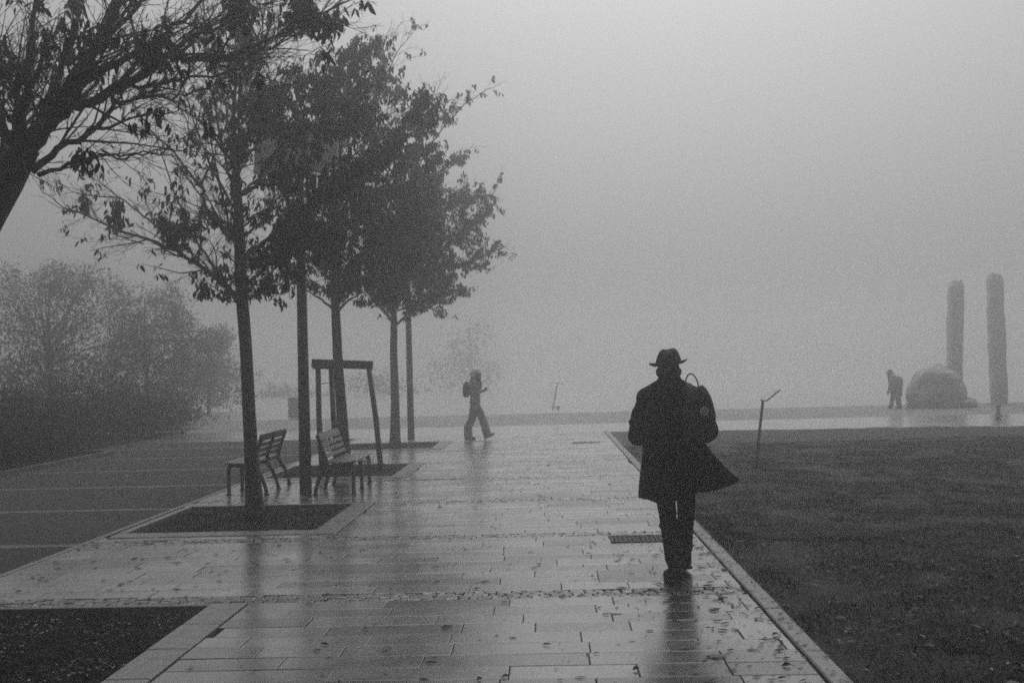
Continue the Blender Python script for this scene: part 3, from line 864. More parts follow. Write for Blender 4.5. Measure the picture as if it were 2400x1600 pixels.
far_tree(640,955,72,890,[(600,925,80,25),(690,920,70,30),(640,905,40,25)],2200,.14,64,'faint low shrub line behind the lamp post and benches')
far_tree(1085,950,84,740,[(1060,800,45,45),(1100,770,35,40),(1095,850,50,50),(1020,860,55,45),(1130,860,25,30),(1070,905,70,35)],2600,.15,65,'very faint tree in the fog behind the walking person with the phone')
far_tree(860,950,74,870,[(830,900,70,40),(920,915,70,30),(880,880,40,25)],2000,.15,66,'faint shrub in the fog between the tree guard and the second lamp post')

# ------------------------------------------------------------------ cabinet, sign, scooter, bollard
p=at(677,957,37.5); t=empty('utility_cabinet',(p.x,37.5,0)); tag(t,'faint grey street cabinet in the fog between bench and lamp post','cabinet')
b=MB(); b.box((0,0,.38),(.42,.32,.74),None,.02); b.build('body',M['cab'],t)
b=MB(); b.box((0,0,.77),(.47,.37,.035),None,.01); b.build('lid',M['cab'],t)
b=MB(); b.box((0,-.165,.40),(.36,.012,.60),None,.004); b.build('door',M['cab'],t)

t=empty('information_sign',(3.22,15.67,0)); tag(t,'slim lectern sign on a leaning post standing on the lawn','sign')
b=MB(); b.tube([(0,0,-.05),(.05,0,.4),(.145,0,1.075)],[.024,.023,.021],10); b.build('post',M['pole'],t,True)
b=MB(); b.box((.262,0,1.165),(.285,.44,.016),Matrix.Rotation(-.66,3,'Y'),.004); pn=b.build('panel',M['pole'],t)
b=MB(); b.box((.257,0,1.1745),(.27,.42,.003),Matrix.Rotation(-.66,3,'Y')); b.build('face',M['panel'],pn)

sx=.30; t=empty('kick_scooter',(sx,36.6,.09)); t.rotation_euler=(0,.17,.22); tag(t,'faint electric scooter parked alone on the kerb in the fog','scooter')
b=MB(); b.tube([(.0,.42,.16),(.0,.36,.45),(.0,.27,1.0)],[.028,.026,.022],10); b.build('stem',M['scoot'],t,True)
b=MB(); b.tube([(-.24,.25,.99),(-.1,.27,1.01),(.1,.27,1.01),(.24,.25,.99)],[.016,.014,.014,.016],8); b.build('handlebar',M['scoot'],t,True)
b=MB(); b.box((0,-.05,.13),(.15,.72,.05),None,.015); b.box((0,.32,.16),(.07,.16,.06),Matrix.Rotation(.5,3,'X'),.01); b.build('deck',M['scoot'],t)
for yy in (.45,-.42):
    b=MB(); ring=[]
    n=20; pts=[(0,yy+math.cos(2*PI*k/n)*.085,.105+math.sin(2*PI*k/n)*.085) for k in range(n+1)]
    b.tube(pts,.024,8,False); wl=b.build('wheel',M['scoot'],t,True)
    b=MB(); b.tube([(-.02,yy,.105),(.02,yy,.105)],.062,14); b.build('hub',M['pole'],wl)
b=MB(); b.tube([(.0,-.10,.10),(.10,-.12,.0)],.009,6); b.build('kickstand',M['scoot'],t)

t=empty('bollard',(11.83,26.6,0)); tag(t,'short faint bollard on the wet road at the right','bollard')
b=MB(); b.tube([(0,0,-.02),(0,0,.05),(0,0,.34)],[.075,.065,.058],14); b.build('post',M['cab'],t,True)
b=MB(); b.tube([(0,0,.342),(0,0,.36),(0,0,.40),(0,0,.42)],[.066,.070,.052,.02],14); b.build('cap',M['cab'],t,True)

# ------------------------------------------------------------------ stone pillars, boulder, animal figure
def pillar(px0,py0,px1,py1,Y,w,seed,label):
    a=at(px0,py0,Y); top=at(px1,py1,Y); t=empty('stone_pillar',(a.x,Y,-.03)); tag(t,label,'stone pillar','tall rough stone pillars in the fog')
    R=random.Random(seed); rings=[]; n=14; m=30; H=top.z; dx=top.x-a.x
    for i in range(m+1):
        z=H*i/m; ring=[]
        for k in range(n):
            q=2*PI*k/n; c,s=math.cos(q),math.sin(q)
            e=1/max(abs(c),abs(s))**.75
            rr=w/2*e*(1+.13*mnoise.fractal(Vector((c*1.2,s*1.2,z*1.1+seed)),.8,2,4))
            if i==m: rr*=.72
            ring.append((dx*i/m+c*rr, s*rr*.85, z-(.05 if i==m-1 else 0)+(mnoise.noise(Vector((c*2,s*2,seed)))*.12 if i>=m-1 else 0)))
        rings.append(ring)
    b=MB(); b.loft(rings[:-6]); 
    b.build('shaft',M['stone'],t)
    b=MB(); b.loft(rings[-7:]); b.v=[v+Vector((0,0,.004)) for v in b.v]; b.build('worn_top',M['stone'],t)
pillar(2192,952,2195,644,36.0,.52,4,'left and shorter of two tall stone pillars, behind the boulder')
pillar(2296,952,2284,628,36.0,.55,9,'right and taller of two tall stone pillars in the fog')

t=empty('boulder',(at(2150,932,34.3).x,34.3,-.05)); tag(t,'rounded bell-shaped boulder in front of the stone pillars','boulder')
b=MB(); rings=[]; n=28
prof=[(0,-.97,.98),(.25,-.99,.98),(.52,-1.0,.97),(.68,-.93,.94),(.84,-.85,.90),(1.0,-.77,.86),(1.17,-.65,.73),(1.25,-.57,.53),(1.33,-.41,.41),(1.41,-.14,.31),(1.48,.08,.22)]
for z,xl,xr in prof:
    ring=[]; cx=(xl+xr)/2; w_=(xr-xl)/2
    for k in range(n):
        q=2*PI*k/n; c,sn=math.cos(q),math.sin(q)
        e=1+.09*mnoise.fractal(Vector((c*1.6,sn*1.6,z*2.0+3)),.8,2,4)
        ring.append((cx+c*w_*e, sn*w_*.8*e, z*(1+.05*mnoise.noise(Vector((c*2,sn*2,z*2))))))
    rings.append(ring)
b.loft(rings); b.build('rock',M['rock'],t)
for (x,y,r) in ((.93,-.35,.30),(.80,-.62,.24)):
    b=MB(); b.ball((x,y,r*.5),(r,r*.9,r*.75),12,8); b.build('foot_stone',M['rock'],t,True)


# ------------------------------------------------------------------ people
def ell(cx,cy,z,a,b,n=40,f=None):
    out=[]
    for k in range(n):
        q=2*PI*k/n; c,s=math.cos(q),math.sin(q)
        e=1.0
        dx=dy=dz=0
        if f: e,dx,dy,dz=f(q)
        out.append((cx+c*a*e+dx, cy+s*b*e+dy, z+dz))
    return out
def add_hand(b, wrist, fdir, up, side, curl=.9, s=1.0):
    """palm, four unequal bent fingers and a thumb; fdir forwards, up = back of hand, side = thumb side"""
    w=Vector(wrist); fdir=Vector(fdir).normalized(); up=Vector(up).normalized(); sd=Vector(side).normalized()
    pc=w+fdir*.045*s
    b.blob([w-fdir*.01,w+fdir*.03*s+sd*.012,w+fdir*.075*s+sd*.012],[.024*s,.026*s,.022*s],10)
    b.blob([w+fdir*.02*s-sd*.012,w+fdir*.07*s-sd*.018],[.024*s,.020*s],10)
    for i,(o,L) in enumerate(((.030,.072),(.010,.080),(-.010,.074),(-.028,.058))):
        p=w+fdir*.082*s+sd*o*s; d=fdir.copy(); pts=[p-fdir*.02*s]
        for k in range(3):
            a=curl*(.45+.4*k); dd=(fdir*math.cos(a)-up*math.sin(a))
            p=p+dd*L*s*(.45,.32,.23)[k]; pts.append(p)
        b.blob(pts,[.0095*s,.0092*s,.0085*s,.0075*s],8)
    p=w+fdir*.025*s+sd*.03*s
    b.blob([p,p+(sd*.6+fdir*.6)*.035*s-up*.008*s,p+(sd*.35+fdir*.9)*.065*s-up*.02*s],[.013*s,.011*s,.009*s],8)

# --- walking man in black, seen from behind.  local x right, y forward (away), z up
MX,MY=0.965,7.86
man=empty('person',(MX,MY,0)); tag(man,'man in a dark brimmed hat and long black coat walking away, coat tail flying out','person','people walking on the path')
LH=Vector((-.115,0,.90)); RH=Vector((.105,0,.90))
lk=Vector((-.045,-.03,.50)); la=Vector((-.012,-.145,.10)); rk=Vector((.115,.20,.50)); ra=Vector((.108,.235,.10))
b=MB()
b.blob([(0,0,.92),(0,.01,1.05),(0,.01,1.22),(0,.01,1.36)],[.125,.12,.125,.105],16)
b.blob([(-.14,0,1.415),(.14,0,1.415)],[.065,.065],12)
b.blob([(0,.0,1.42),(0,.02,1.57)],[.070,.068],12)
b.ball((0,.03,1.645),(.078,.098,.115),20,14)                      # skull
b.blob([(0,.085,1.585),(0,.105,1.555)],[.048,.035],10)            # jaw
b.blob([(0,.125,1.635),(0,.145,1.605)],[.012,.016],8)             # nose
b.blob([(-.02,.118,1.568),(.02,.118,1.568)],[.010,.010],8)        # mouth
for sx in (-1,1):
    b.ball((sx*.032,.112,1.645),(.014,.012,.010),8,6)              # eyes
    b.blob([(sx*.080,.03,1.655),(sx*.088,.022,1.635),(sx*.082,.03,1.605)],[.016,.018,.012],8)   # ears
b.blob([LH,lk,la],[.085,.058,.045],12); b.blob([RH,rk,ra],[.085,.058,.045],12)
b.blob([la,la+Vector((-.01,.10,-.06))],[.045,.032],10); b.blob([ra,ra+Vector((.01,.10,-.06))],[.045,.032],10)
elL=Vector((-.265,-.05,1.16)); elR=Vector((.285,-.04,1.18)); wL=Vector((-.10,.22,1.14)); wR=Vector((.11,.22,1.17))
b.blob([(-.19,0,1.42),elL],[.055,.042],12); b.blob([elL,wL],[.040,.030],12)
b.blob([(.19,0,1.42),elR],[.055,.042],12); b.blob([elR,wR],[.040,.030],12)
add_hand(b,wL,(wL-elL)+Vector((.12,0,0)),(-.2,.5,.8),(0,.5,.4)); add_hand(b,wR,(wR-elR)+Vector((-.12,0,0)),(.2,.5,.8),(0,.5,.4))
remeshed(b,'body',M['skin'],man,.007,3)

# coat: one shell with flying right tail, sleeves and collar
b=MB(); rings=[]
# z, half width, half depth, centre x, centre y
prof=[(1.555,.072,.080,-.005,.0),(1.520,.092,.092,-.005,-.005),(1.490,.135,.105,0,-.005),(1.455,.190,.120,0,0),(1.41,.222,.132,0,.0),(1.34,.226,.142,0,0),(1.22,.220,.150,.0,0),(1.10,.222,.152,.005,0),
      (1.00,.236,.160,.01,-.005),(.90,.252,.172,.012,-.01),(.80,.268,.184,.012,-.015),(.72,.280,.194,.012,-.02),(.66,.288,.20,.012,-.02)]
def wrapd(a): return (a+PI)%(2*PI)-PI
for (z,a,d,cx,cy) in prof:
    def f(q,z=z):
        e=1+.018*math.sin(q*7+z*5)*max(0,(1.2-z)/.5)+.012*math.sin(q*11+1-z*9)*max(0,(1.3-z)/.6)
        wgt=math.exp(-(wrapd(q+.10)/.46)**2)
        hem=max(0,(.86-z)/.20)
        dz=hem*( .115*math.exp(-(wrapd(q+.06)/.40)**2) + .055*math.exp(-(wrapd(q+.9)/.55)**2) - .033*math.exp(-(wrapd(q+1.9)/.5)**2) )
        k=max(0,(1.10-z-dz)/.325)
        dx=.232*k*wgt; dy=.05*k*wgt
        return e,dx,dy,dz
    rings.append(ell(cx,cy,z,a,d,56,f))
b.loft(rings)
b.blob([(-.170,0,1.405),(-.238,-.03,1.29),elL+Vector((.0,-.01,-.01))],[.086,.076,.074],16)
b.blob([elL+Vector((.0,-.0,-.02)),(elL+wL)/2+Vector((-.01,0,-.02)),wL],[.078,.068,.056],16)
b.blob([(.170,0,1.410),(.245,-.03,1.30),elR+Vector((.005,-.01,-.01))],[.086,.078,.076],16)
b.blob([elR+Vector((0,0,-.02)),(elR+wR)/2+Vector((.01,0,-.02)),wR],[.078,.068,.056],16)
for sx in (-1,1): b.blob([(sx*.045,-.005,1.535),(sx*.11,-.01,1.490),(sx*.185,-.01,1.435)],[.062,.066,.082],14)   # sloping shoulders
for (p,r) in (((.318,-.06,1.285),.030),((.300,-.065,1.345),.030),((.275,-.07,1.40),.03),((-.312,-.06,1.25),.024),((-.285,-.06,1.34),.022)):
    b.ball(p,r,10,8)                                                # bunched sleeve folds
b.blob([(.22,.03,1.10),(.275,.05,1.02),(.315,.05,.985)],[.03,.028,.016],8)   # pocket flap blown out
remeshed(b,'coat',M['coat'],man,.009,3)
b=MB()
rr=[]
for z,a in ((1.485,.130),(1.53,.106),(1.575,.092),(1.590,.089),(1.585,.080),(1.53,.08)):
    rr.append(ell(0,.0,z,a,a*.98,32,lambda q:(1,0,0,.018*math.cos(q+PI/2))))
b.loft(rr,False); b.build('collar',M['coat'],man,True)
# trousers
b=MB()
b.blob([(-.075,0,.84),(-.062,-.02,.68),(-.048,-.03,.52),(-.034,-.085,.34),(-.018,-.12,.20)],[.088,.079,.068,.068,.072],20)
b.blob([(.100,0,.84),(.116,.09,.68),(.124,.18,.52),(.118,.215,.36),(.112,.225,.27)],[.088,.076,.070,.064,.064],20)
for (p,r) in (((-.012,-.128,.150),.064),((-.018,-.125,.185),.073),((-.024,-.10,.27),.073),((.108,.215,.205),.064),((.114,.22,.235),.068),((.114,.215,.31),.068),((-.062,-.05,.44),.062),((.134,.17,.46),.062),((-.012,-.14,.135),.056)):
    b.ball(p,(r,r,r*.42),18,10)
b.blob([(-.08,0,.86),(.09,0,.86)],[.12,.12],14)
remeshed(b,'trousers',M['trouser'],man,.008,2)
# boots
def boot(name,heel,toe,ank,parent,mt,s=1.0,hl=0.0):
    h=Vector(heel); d=(Vector(toe)-h); L=d.length; d.normalize(); sdv=Vector((d.y,-d.x,0)).normalized()
    up=sdv.cross(d).normalized()
    if up.z<0: up=-up
    b=MB(); rings=[]
    for t,wd,ht in ((-.03,.022,.04),(0,.036,.075),(.08,.042,.10),(.18,.042,.105),(.30,.043,.10),(.45,.045,.082),(.62,.050,.064),(.78,.050,.052),(.90,.042,.044),(.98,.026,.034),(1.01,.010,.024)):
        c=h+d*(t*L); ring=[]
        for k in range(16):
            q=2*PI*k/16; ring.append(c+sdv*math.cos(q)*wd*s*(1.08 if math.sin(q)<0 else .9)+up*(max(.0,.5+.5*math.sin(q)*1.15)*ht*s+.012*s))
        rings.append(ring)
    b.loft(rings); A=Vector(ank)
    b.tube([h+d*.06*s+up*.05*s,(h+d*.065*s+A)/2+up*.03*s,A+Vector((0,0,.05*s))],[.043*s,.045*s,.046*s],14)
    o=remeshed(b,name,mt,parent,.006,2)
    b=MB(); rings=[]
    for zz in (0,.013):
        ring=[]
        for k in range(28):
            q=2*PI*k/28; t=.49+.53*math.cos(q); wd=(.040+.012*math.sin(min(1,max(0,t))*PI*.9))*abs(math.sin(q))**.7*(1 if math.sin(q)>0 else -1)
            ring.append(h+d*(t*L)+sdv*wd*s+up*zz*s)
        rings.append(ring)
    b.loft(rings); hb_=h+d*.07*s
    b.build('sole',mt,o)
    return o
boot('boot',(-.012,-.205,.012),(-.045,.085,.012),(-.012,-.14,.12),man,M['boot'],1.22)
boot('boot',(.108,.140,.075),(.120,.41,.006),(.110,.215,.185),man,M['boot'],1.16)
# hat
hz=1.688
def hat_tilt(p): 
    x,y,z=p; return (x,y+.0,z+.014*x/.15)
b=MB(); rings=[]
for i,(r,dz) in enumerate(((.098,.002),(.118,.000),(.138,.002),(.150,.008),(.158,.018),(.155,.022),(.146,.014),(.134,.0085),(.114,.007),(.094,.009))):
    ring=[]
    for k in range(48):
        q=2*PI*k/48; c,s=math.cos(q),math.sin(q)
        roll=max(0,abs(c))**2*.010*(1 if r>.13 else 0)-.018*max(0,s)*((r-.09)/.06)
        ring.append(hat_tilt((c*r*.96,.03+s*r*1.14,hz+dz+roll)))
    rings.append(ring)
b.loft(rings,False); hat=b.build('hat',M['felt'],man,True)
b=MB(); rings=[]
for z,a,d in ((0,.098,.118),(.03,.098,.117),(.06,.090,.110),(.09,.078,.098),(.112,.064,.086),(.124,.048,.070),(.128,.030,.050),(.122,.012,.030)):
    ring=[]
    for k in range(48):
        q=2*PI*k/48; c,s=math.cos(q),math.sin(q)
        pinch=1-.10*max(0,s)**2*min(1,z/.09)
        dent=-.020*max(0,1-(c*a/.035)**2)*(1 if z>.10 else 0)*(.4+.6*max(0,-s+.4))
        ring.append(hat_tilt((c*a*pinch,.03+s*d,hz+.004+z+dent)))
    rings.append(ring)
b.loft(rings); b.build('hat_crown',M['felt'],hat,True)
b=MB(); b.loft([[hat_tilt((math.cos(2*PI*k/48)*(.1005-.001*j),.03+math.sin(2*PI*k/48)*(.1205-.001*j),hz+.012+.028*j)) for k in range(48)] for j in (0,1)],False); b.build('hat_band',M['coat'],hat,True)
# short hair at the nape
b=MB(); rings=[]
for z,a,d in ((1.585,.058,.060),(1.61,.078,.088),(1.645,.083,.098),(1.69,.083,.098)):
    rings.append([(math.cos(q)*a,.022+math.sin(q)*d,z) for q in [PI+.1+ (PI-.2)*k/20 for k in range(21)]])
V=[p for r in rings for p in r]; F=[(i*21+k,i*21+k+1,(i+1)*21+k+1,(i+1)*21+k) for i in range(3) for k in range(20)]
mesh_obj('hair',V,F,M['felt'],man,True)

# backpack on the right shoulder: a thing of its own
bp=empty('backpack',(MX,MY,0)); tag(bp,'dark backpack with a round badge slung on the man\'s right shoulder','backpack')
b=MB(); rings=[]
BC=Vector((.185,-.235,0))
for z,a,d in ((1.085,.085,.05),(1.11,.108,.075),(1.18,.124,.088),(1.28,.128,.09),(1.37,.115,.080),(1.44,.092,.064),(1.49,.064,.046),(1.52,.034,.03)):
    rings.append(ell(BC.x-.02*(1.3-z),BC.y+.25*(z-1.3)*.35,z,a,d,32,lambda q,z=z:(1/max(abs(math.cos(q)),abs(math.sin(q)))**.35*(1+.03*mnoise.noise(Vector((math.cos(q)*3,math.sin(q)*3,z*9)))),0,0,.012*math.cos(q))))
b.loft(rings); remeshed(b,'bag',M['nylon'],bp,.008,3)
b=MB(); rings=[]
for z,a,d in ((1.12,.082,.03),(1.15,.096,.045),(1.20,.10,.05),(1.25,.092,.042),(1.275,.075,.025)):
    rings.append(ell(BC.x-.005,BC.y-.058,z,a,d,28))
b.loft(rings); pk=b.build('front_pocket',M['nylon'],bp,True)
b=MB(); b.tube([(BC.x-.09,BC.y-.085,1.275),(BC.x-.03,BC.y-.103,1.285),(BC.x+.04,BC.y-.103,1.285),(BC.x+.085,BC.y-.085,1.275)],.004,6); b.build('zip',M['strap'],pk)
b=MB(); pts,r=catmull([(.092,-.185,1.47),(.098,-.19,1.55),(.118,-.20,1.606),(.148,-.205,1.615),(.182,-.20,1.575),(.202,-.195,1.50),(.206,-.195,1.46)],[.0052]*7,5); b.tube(pts,r,8); b.build('carry_handle',M['strap'],bp,True)
b=MB()
P=[(.13,-.185,1.44),(.135,-.13,1.505),(.14,-.03,1.530),(.15,.08,1.49),(.165,.145,1.38),(.20,.155,1.26),(.25,.09,1.17),(.26,-.06,1.10),(.22,-.18,1.10)]
P,_=catmull(P,[1]*len(P),5); L_=[];Rr=[]
for p in P: L_.append((p.x-.027,p.y,p.z+.0)); Rr.append((p.x+.027,p.y,p.z))
V=[];F=[]
for i,p in enumerate(P):
    V += [(p.x-.026,p.y,p.z),(p.x+.026,p.y,p.z),(p.x+.026,p.y+.002,p.z+.012),(p.x-.026,p.y+.002,p.z+.012)]
for i in range(len(P)-1):
    a=i*4
    for k in range(4): F.append((a+k,a+(k+1)%4,a+4+(k+1)%4,a+4+k))
mesh_obj('shoulder_strap',V,F,M['strap'],bp,False)
b=MB(); b.tube([(BC.x-.055,BC.y-.075,1.47),(BC.x-.02,BC.y-.085,1.44),(BC.x-.055,BC.y-.10,1.36)],.006,6); b.build('webbing',M['strap'],bp)
b=MB(); b.tube([(BC.x+.05,BC.y-.07,1.46),(BC.x+.085,BC.y-.08,1.38)],.006,6); b.build('webbing',M['strap'],bp)
# round badge: outer ring of lettering round a centre emblem
bd=Vector((.2150,-.3195,1.335)); tilt=Matrix.Rotation(.06,3,'Z')@Matrix.Rotation(PI/2+.05,3,'X')
def disc(r0,r1,z,n=36):
    V=[];F=[]
    for k in range(n):
        q=2*PI*k/n; V += [bd+tilt@Vector((math.cos(q)*r0,math.sin(q)*r0,z)),bd+tilt@Vector((math.cos(q)*r1,math.sin(q)*r1,z))]
    for k in range(n):
        a,c=2*k,2*((k+1)%n); F.append((a,a+1,c+1,c))
    return V,F
b=MB(); b.tube([bd+tilt@Vector((0,0,-.012)),bd+tilt@Vector((0,0,.002))],[.032,.0315],36); bo=b.build('badge',M['nylon'],bp)
b=MB(); b.add(*disc(.0262,.0312,.0035)); b.add(*disc(.0165,.0188,.0035)); b.build('ring',M['badge'],bo)
b=MB()
for k in range(18):
    q=2*PI*k/18
    if k in (12,13): continue
    c,s=math.cos(q),math.sin(q)
    rm=Matrix.Rotation(q,3,'Z')
    b.box(bd+tilt@Vector((c*.0232,s*.0232,.003)),(.0055,.0028 if k%3 else .0042,.001),tilt@rm)
b.build('lettering',M['badge'],bo)
b=MB(); b.add(*disc(.0,.0162,.0032,24)); b.build('emblem_ground',M['badgem'],bo)
b=MB()
for (x,y,w_,h_) in ((0,.002,.004,.020),(-.006,.003,.003,.012),(.006,.003,.003,.012),(0,-.008,.016,.003),(0,.010,.009,.003)):
    b.box(bd+tilt@Vector((x,y,.0042)),(w_,h_,.001),tilt)
b.build('emblem',M['badge'],bo)

# --- distant walker with a phone, seen from the side (walks towards +x)
WX,WY=-1.72,23.8
wom=empty('person',(WX,WY,0)); tag(wom,'person with pale hair and wide trousers striding rightwards while looking at a phone','person','people walking on the path')
def w3(x,y,z): return Vector((x,y,z))
b=MB()
b.blob([(0.0,0,.90),(.005,0,1.05),(.01,0,1.2),(.01,0,1.33)],[.125,.115,.125,.11],14)
b.blob([(.01,-.14,1.37),(.01,.14,1.37)],[.065,.065],10)
b.blob([(.015,0,1.36),(.045,0,1.50)],[.055,.05],10)
b.ball((.07,0,1.575),(.092,.074,.110),18,12); b.blob([(.12,0,1.515),(.145,0,1.49)],[.042,.03],10)
b.blob([(.158,0,1.565),(.178,0,1.54)],[.010,.014],8)
for sy in (-1,1):
    b.ball((.143,sy*.030,1.575),(.010,.013,.009),8,6); b.blob([(.06,sy*.076,1.58),(.06,sy*.078,1.55)],[.016,.012],8)
kB=w3(-.08,.06,.48); aB=w3(-.205,.06,.10); kF=w3(.17,-.06,.50); aF=w3(.285,-.06,.13)
b.blob([(0,.08,.88),kB,aB],[.085,.056,.042],10); b.blob([(.01,-.08,.88),kF,aF],[.085,.056,.042],10)
b.blob([aB,aB+w3(.10,0,-.06)],[.042,.03],8); b.blob([aF,aF+w3(.10,0,.0)],[.042,.03],8)
eB=w3(-.05,-.20,1.12); eF=w3(-.03,.20,1.12); h1=w3(.185,-.05,1.155); h2=w3(.19,.05,1.155)
b.blob([(.01,-.17,1.36),eB],[.05,.04],10); b.blob([eB,h1],[.036,.027],10)
b.blob([(.01,.17,1.36),eF],[.05,.04],10); b.blob([eF,h2],[.036,.027],10)
add_hand(b,h1,(.9,.35,.25),(0,-.6,-.8),(.3,.2,.8),1.0,.95); add_hand(b,h2,(.9,-.35,.25),(0,.6,-.8),(.3,-.2,.8),1.0,.95)
remeshed(b,'body',M['skin'],wom,.007,3)
b=MB(); rings=[]
for z,a,d in ((1.46,.065,.07),(1.42,.09,.12),(1.38,.115,.175),(1.30,.130,.195),(1.18,.130,.19),(1.05,.120,.18),(.95,.122,.185),(.88,.125,.19)):
    rings.append(ell(.008,0,z,a,d,32,lambda q,z=z:(1+.015*math.sin(q*6+z*8),0,0,0)))
b.loft(rings)
b.blob([(.01,-.17,1.36),eB],[.078,.07],14); b.blob([eB,(eB+h1)/2,h1-w3(.03,0,0)],[.068,.056,.045],14)
b.blob([(.01,.17,1.36),eF],[.078,.07],14); b.blob([eF,(eF+h2)/2,h2-w3(.03,0,0)],[.068,.056,.045],14)
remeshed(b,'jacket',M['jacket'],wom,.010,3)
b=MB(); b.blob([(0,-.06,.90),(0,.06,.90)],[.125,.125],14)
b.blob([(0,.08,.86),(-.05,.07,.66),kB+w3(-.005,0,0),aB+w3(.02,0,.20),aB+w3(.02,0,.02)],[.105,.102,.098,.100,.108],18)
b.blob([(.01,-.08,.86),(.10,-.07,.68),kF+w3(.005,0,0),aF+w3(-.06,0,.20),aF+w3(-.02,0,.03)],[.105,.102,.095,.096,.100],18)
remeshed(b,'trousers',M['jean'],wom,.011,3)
boot('shoe',(-.265,.06,.005),(-.01,.06,.004),(-.205,.06,.10),wom,M['boot'],.95)
boot('shoe',(.225,-.06,.010),(.46,-.06,.115),(.27,-.06,.12),wom,M['boot'],.95)
b=MB(); b.ball((.052,0,1.612),(.105,.092,.098),20,14); b.blob([(-.02,0,1.60),(-.035,0,1.52),(-.025,0,1.45)],[.075,.07,.055],14); b.blob([(-.01,-.06,1.56),(-.01,-.065,1.46)],[.035,.03],10); b.blob([(-.01,.06,1.56),(-.01,.065,1.46)],[.035,.03],10)
remeshed(b,'hair',M['hair'],wom,.009,2)
b=MB(); pts=[(.03+math.cos(2*PI*k/20)*.088,math.sin(2*PI*k/20)*.10,1.435+.02*math.cos(2*PI*k/20)) for k in range(21)]; b.tube(pts,.042,10,False); b.blob([(.11,-.03,1.42),(.145,-.03,1.34),(.15,-.03,1.26)],[.04,.038,.03],10); b.build('scarf',M['coat'],wom,True)
wb=empty('backpack',(WX,WY,0)); tag(wb,'small dark backpack worn by the distant walker with the phone','backpack')
b=MB(); rings=[]
for z,a,d in ((1.02,.05,.09),(1.05,.072,.125),(1.15,.085,.14),(1.26,.082,.14),(1.34,.066,.125),(1.385,.035,.08)):
    rings.append(ell(-.20+.03*(z-1.2),0,z,a,d,26,lambda q:(1/max(abs(math.cos(q)),abs(math.sin(q)))**.3,0,0,0)))
b.loft(rings); b.build('bag',M['coat'],wb,True)
for sy in (-1,1):
    b=MB(); pts,r=catmull([(-.13,sy*.11,1.36),(-.05,sy*.12,1.445),(.05,sy*.12,1.44),(.135,sy*.12,1.33),(.135,sy*.14,1.20),(.02,sy*.185,1.10),(-.14,sy*.13,1.07)],[.012]*7,4); b.tube(pts,r,6); b.build('strap',M['strap'],wb,True)
ph=empty('phone',(WX+.285,WY,1.205)); tag(ph,'dark phone held in front of the distant walker','phone'); ph.rotation_euler=(0,-.6,0)
b=MB(); b.box((0,0,0),(.010,.072,.145),None,.003); b.build('case',M['coat'],ph)
b=MB(); b.box((-.0062,0,0),(.002,.064,.132)); b.build('screen',M['pole'],ph)

# --- stooped figure far off beside the boulder, walking left with a pack
gx=at(2056,934,34.3).x
gh=empty('person',(gx,34.3,-.02)); tag(gh,'faint blurred figure in a dark coat stooping beside the boulder in the fog','person')
b=MB()
b.blob([(.05,0,.66),(.04,0,.80),(-.02,0,.98),(-.07,0,1.08)],[.13,.13,.14,.11],14)
b.blob([(-.08,-.13,1.05),(-.06,.13,1.05)],[.07,.07],10); b.blob([(-.09,0,1.08),(-.15,0,1.16)],[.055,.05],10)
b.ball((-.15,0,1.215),(.095,.08,.100),16,10); b.blob([(-.21,0,1.165),(-.22,0,1.14)],[.035,.025],8); b.blob([(-.24,0,1.205),(-.255,0,1.18)],[.010,.012],8)
for sy in (-1,1):
    b.blob([(-.14,sy*.082,1.215),(-.14,sy*.085,1.185)],[.016,.012],8); b.ball((-.228,sy*.03,1.22),(.010,.013,.009),8,6)
b.blob([(.03,-.07,.64),(-.10,-.07,.36),(-.17,-.07,.09)],[.08,.055,.042],10); b.blob([(.07,.07,.64),(.12,.07,.36),(.16,.07,.09)],[.08,.055,.042],10)
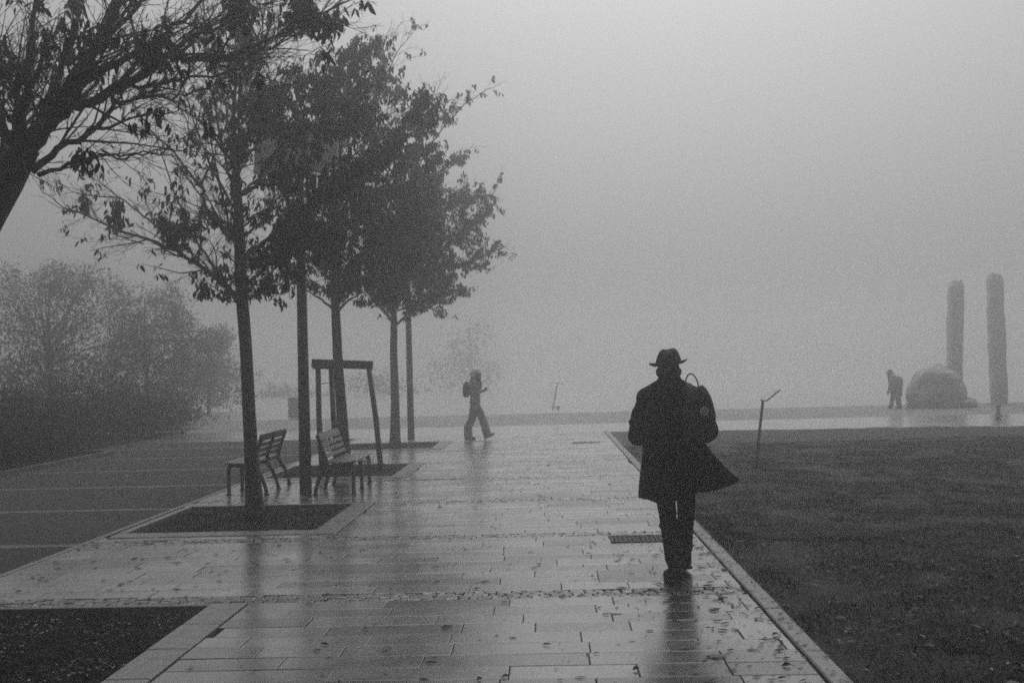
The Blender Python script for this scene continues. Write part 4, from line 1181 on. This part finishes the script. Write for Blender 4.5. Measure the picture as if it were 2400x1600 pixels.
b.blob([(-.15,-.07,.05),(-.27,-.07,.03)],[.042,.03],8); b.blob([(.18,.07,.05),(.07,.07,.03)],[.042,.03],8)
for sy in (-1,1):
    e_=Vector((-.06,sy*.20,.80)); h_=Vector((-.13,sy*.19,.60))
    b.blob([(-.07,sy*.15,1.04),e_],[.05,.04],10); b.blob([e_,h_],[.036,.027],10); add_hand(b,h_,(-.25,0,-.95),(0,sy,0),(-.9,0,.2),.5,.95)
remeshed(b,'body',M['skin'],gh,.008,3)
b=MB()
b.blob([(.06,0,.50),(.05,0,.68),(.02,0,.86),(-.04,0,1.0),(-.08,0,1.08)],[.20,.205,.20,.185,.13],18)
b.blob([(-.09,-.14,1.04),(-.08,.14,1.04)],[.10,.10],12); b.blob([(.14,0,.96),(.17,0,.76)],[.14,.12],14)
for sy in (-1,1):
    b.blob([(-.07,sy*.15,1.04),(-.06,sy*.20,.80)],[.078,.07],12); b.blob([(-.06,sy*.20,.80),(-.115,sy*.19,.65)],[.066,.05],12)
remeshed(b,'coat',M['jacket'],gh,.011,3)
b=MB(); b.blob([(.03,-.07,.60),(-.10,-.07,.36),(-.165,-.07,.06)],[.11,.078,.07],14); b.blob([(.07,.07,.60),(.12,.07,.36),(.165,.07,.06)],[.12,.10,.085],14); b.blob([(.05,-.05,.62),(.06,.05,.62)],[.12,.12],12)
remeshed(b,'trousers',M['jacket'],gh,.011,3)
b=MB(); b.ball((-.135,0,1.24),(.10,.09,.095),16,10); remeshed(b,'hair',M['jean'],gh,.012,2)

# ------------------------------------------------------------------ render settings
SC.render.engine='CYCLES'
cy=SC.cycles
cy.max_bounces=5; cy.diffuse_bounces=2; cy.glossy_bounces=3; cy.transmission_bounces=0; cy.volume_bounces=3; cy.transparent_max_bounces=4
cy.use_denoising=False; cy.use_adaptive_sampling=False; cy.filter_width=1.75
cy.sample_clamp_indirect=1.2
SC.view_settings.view_transform='Standard'; SC.view_settings.look='None'; SC.view_settings.gamma=1.0; SC.view_settings.use_curve_mapping=False
SC.view_settings.exposure=-.19
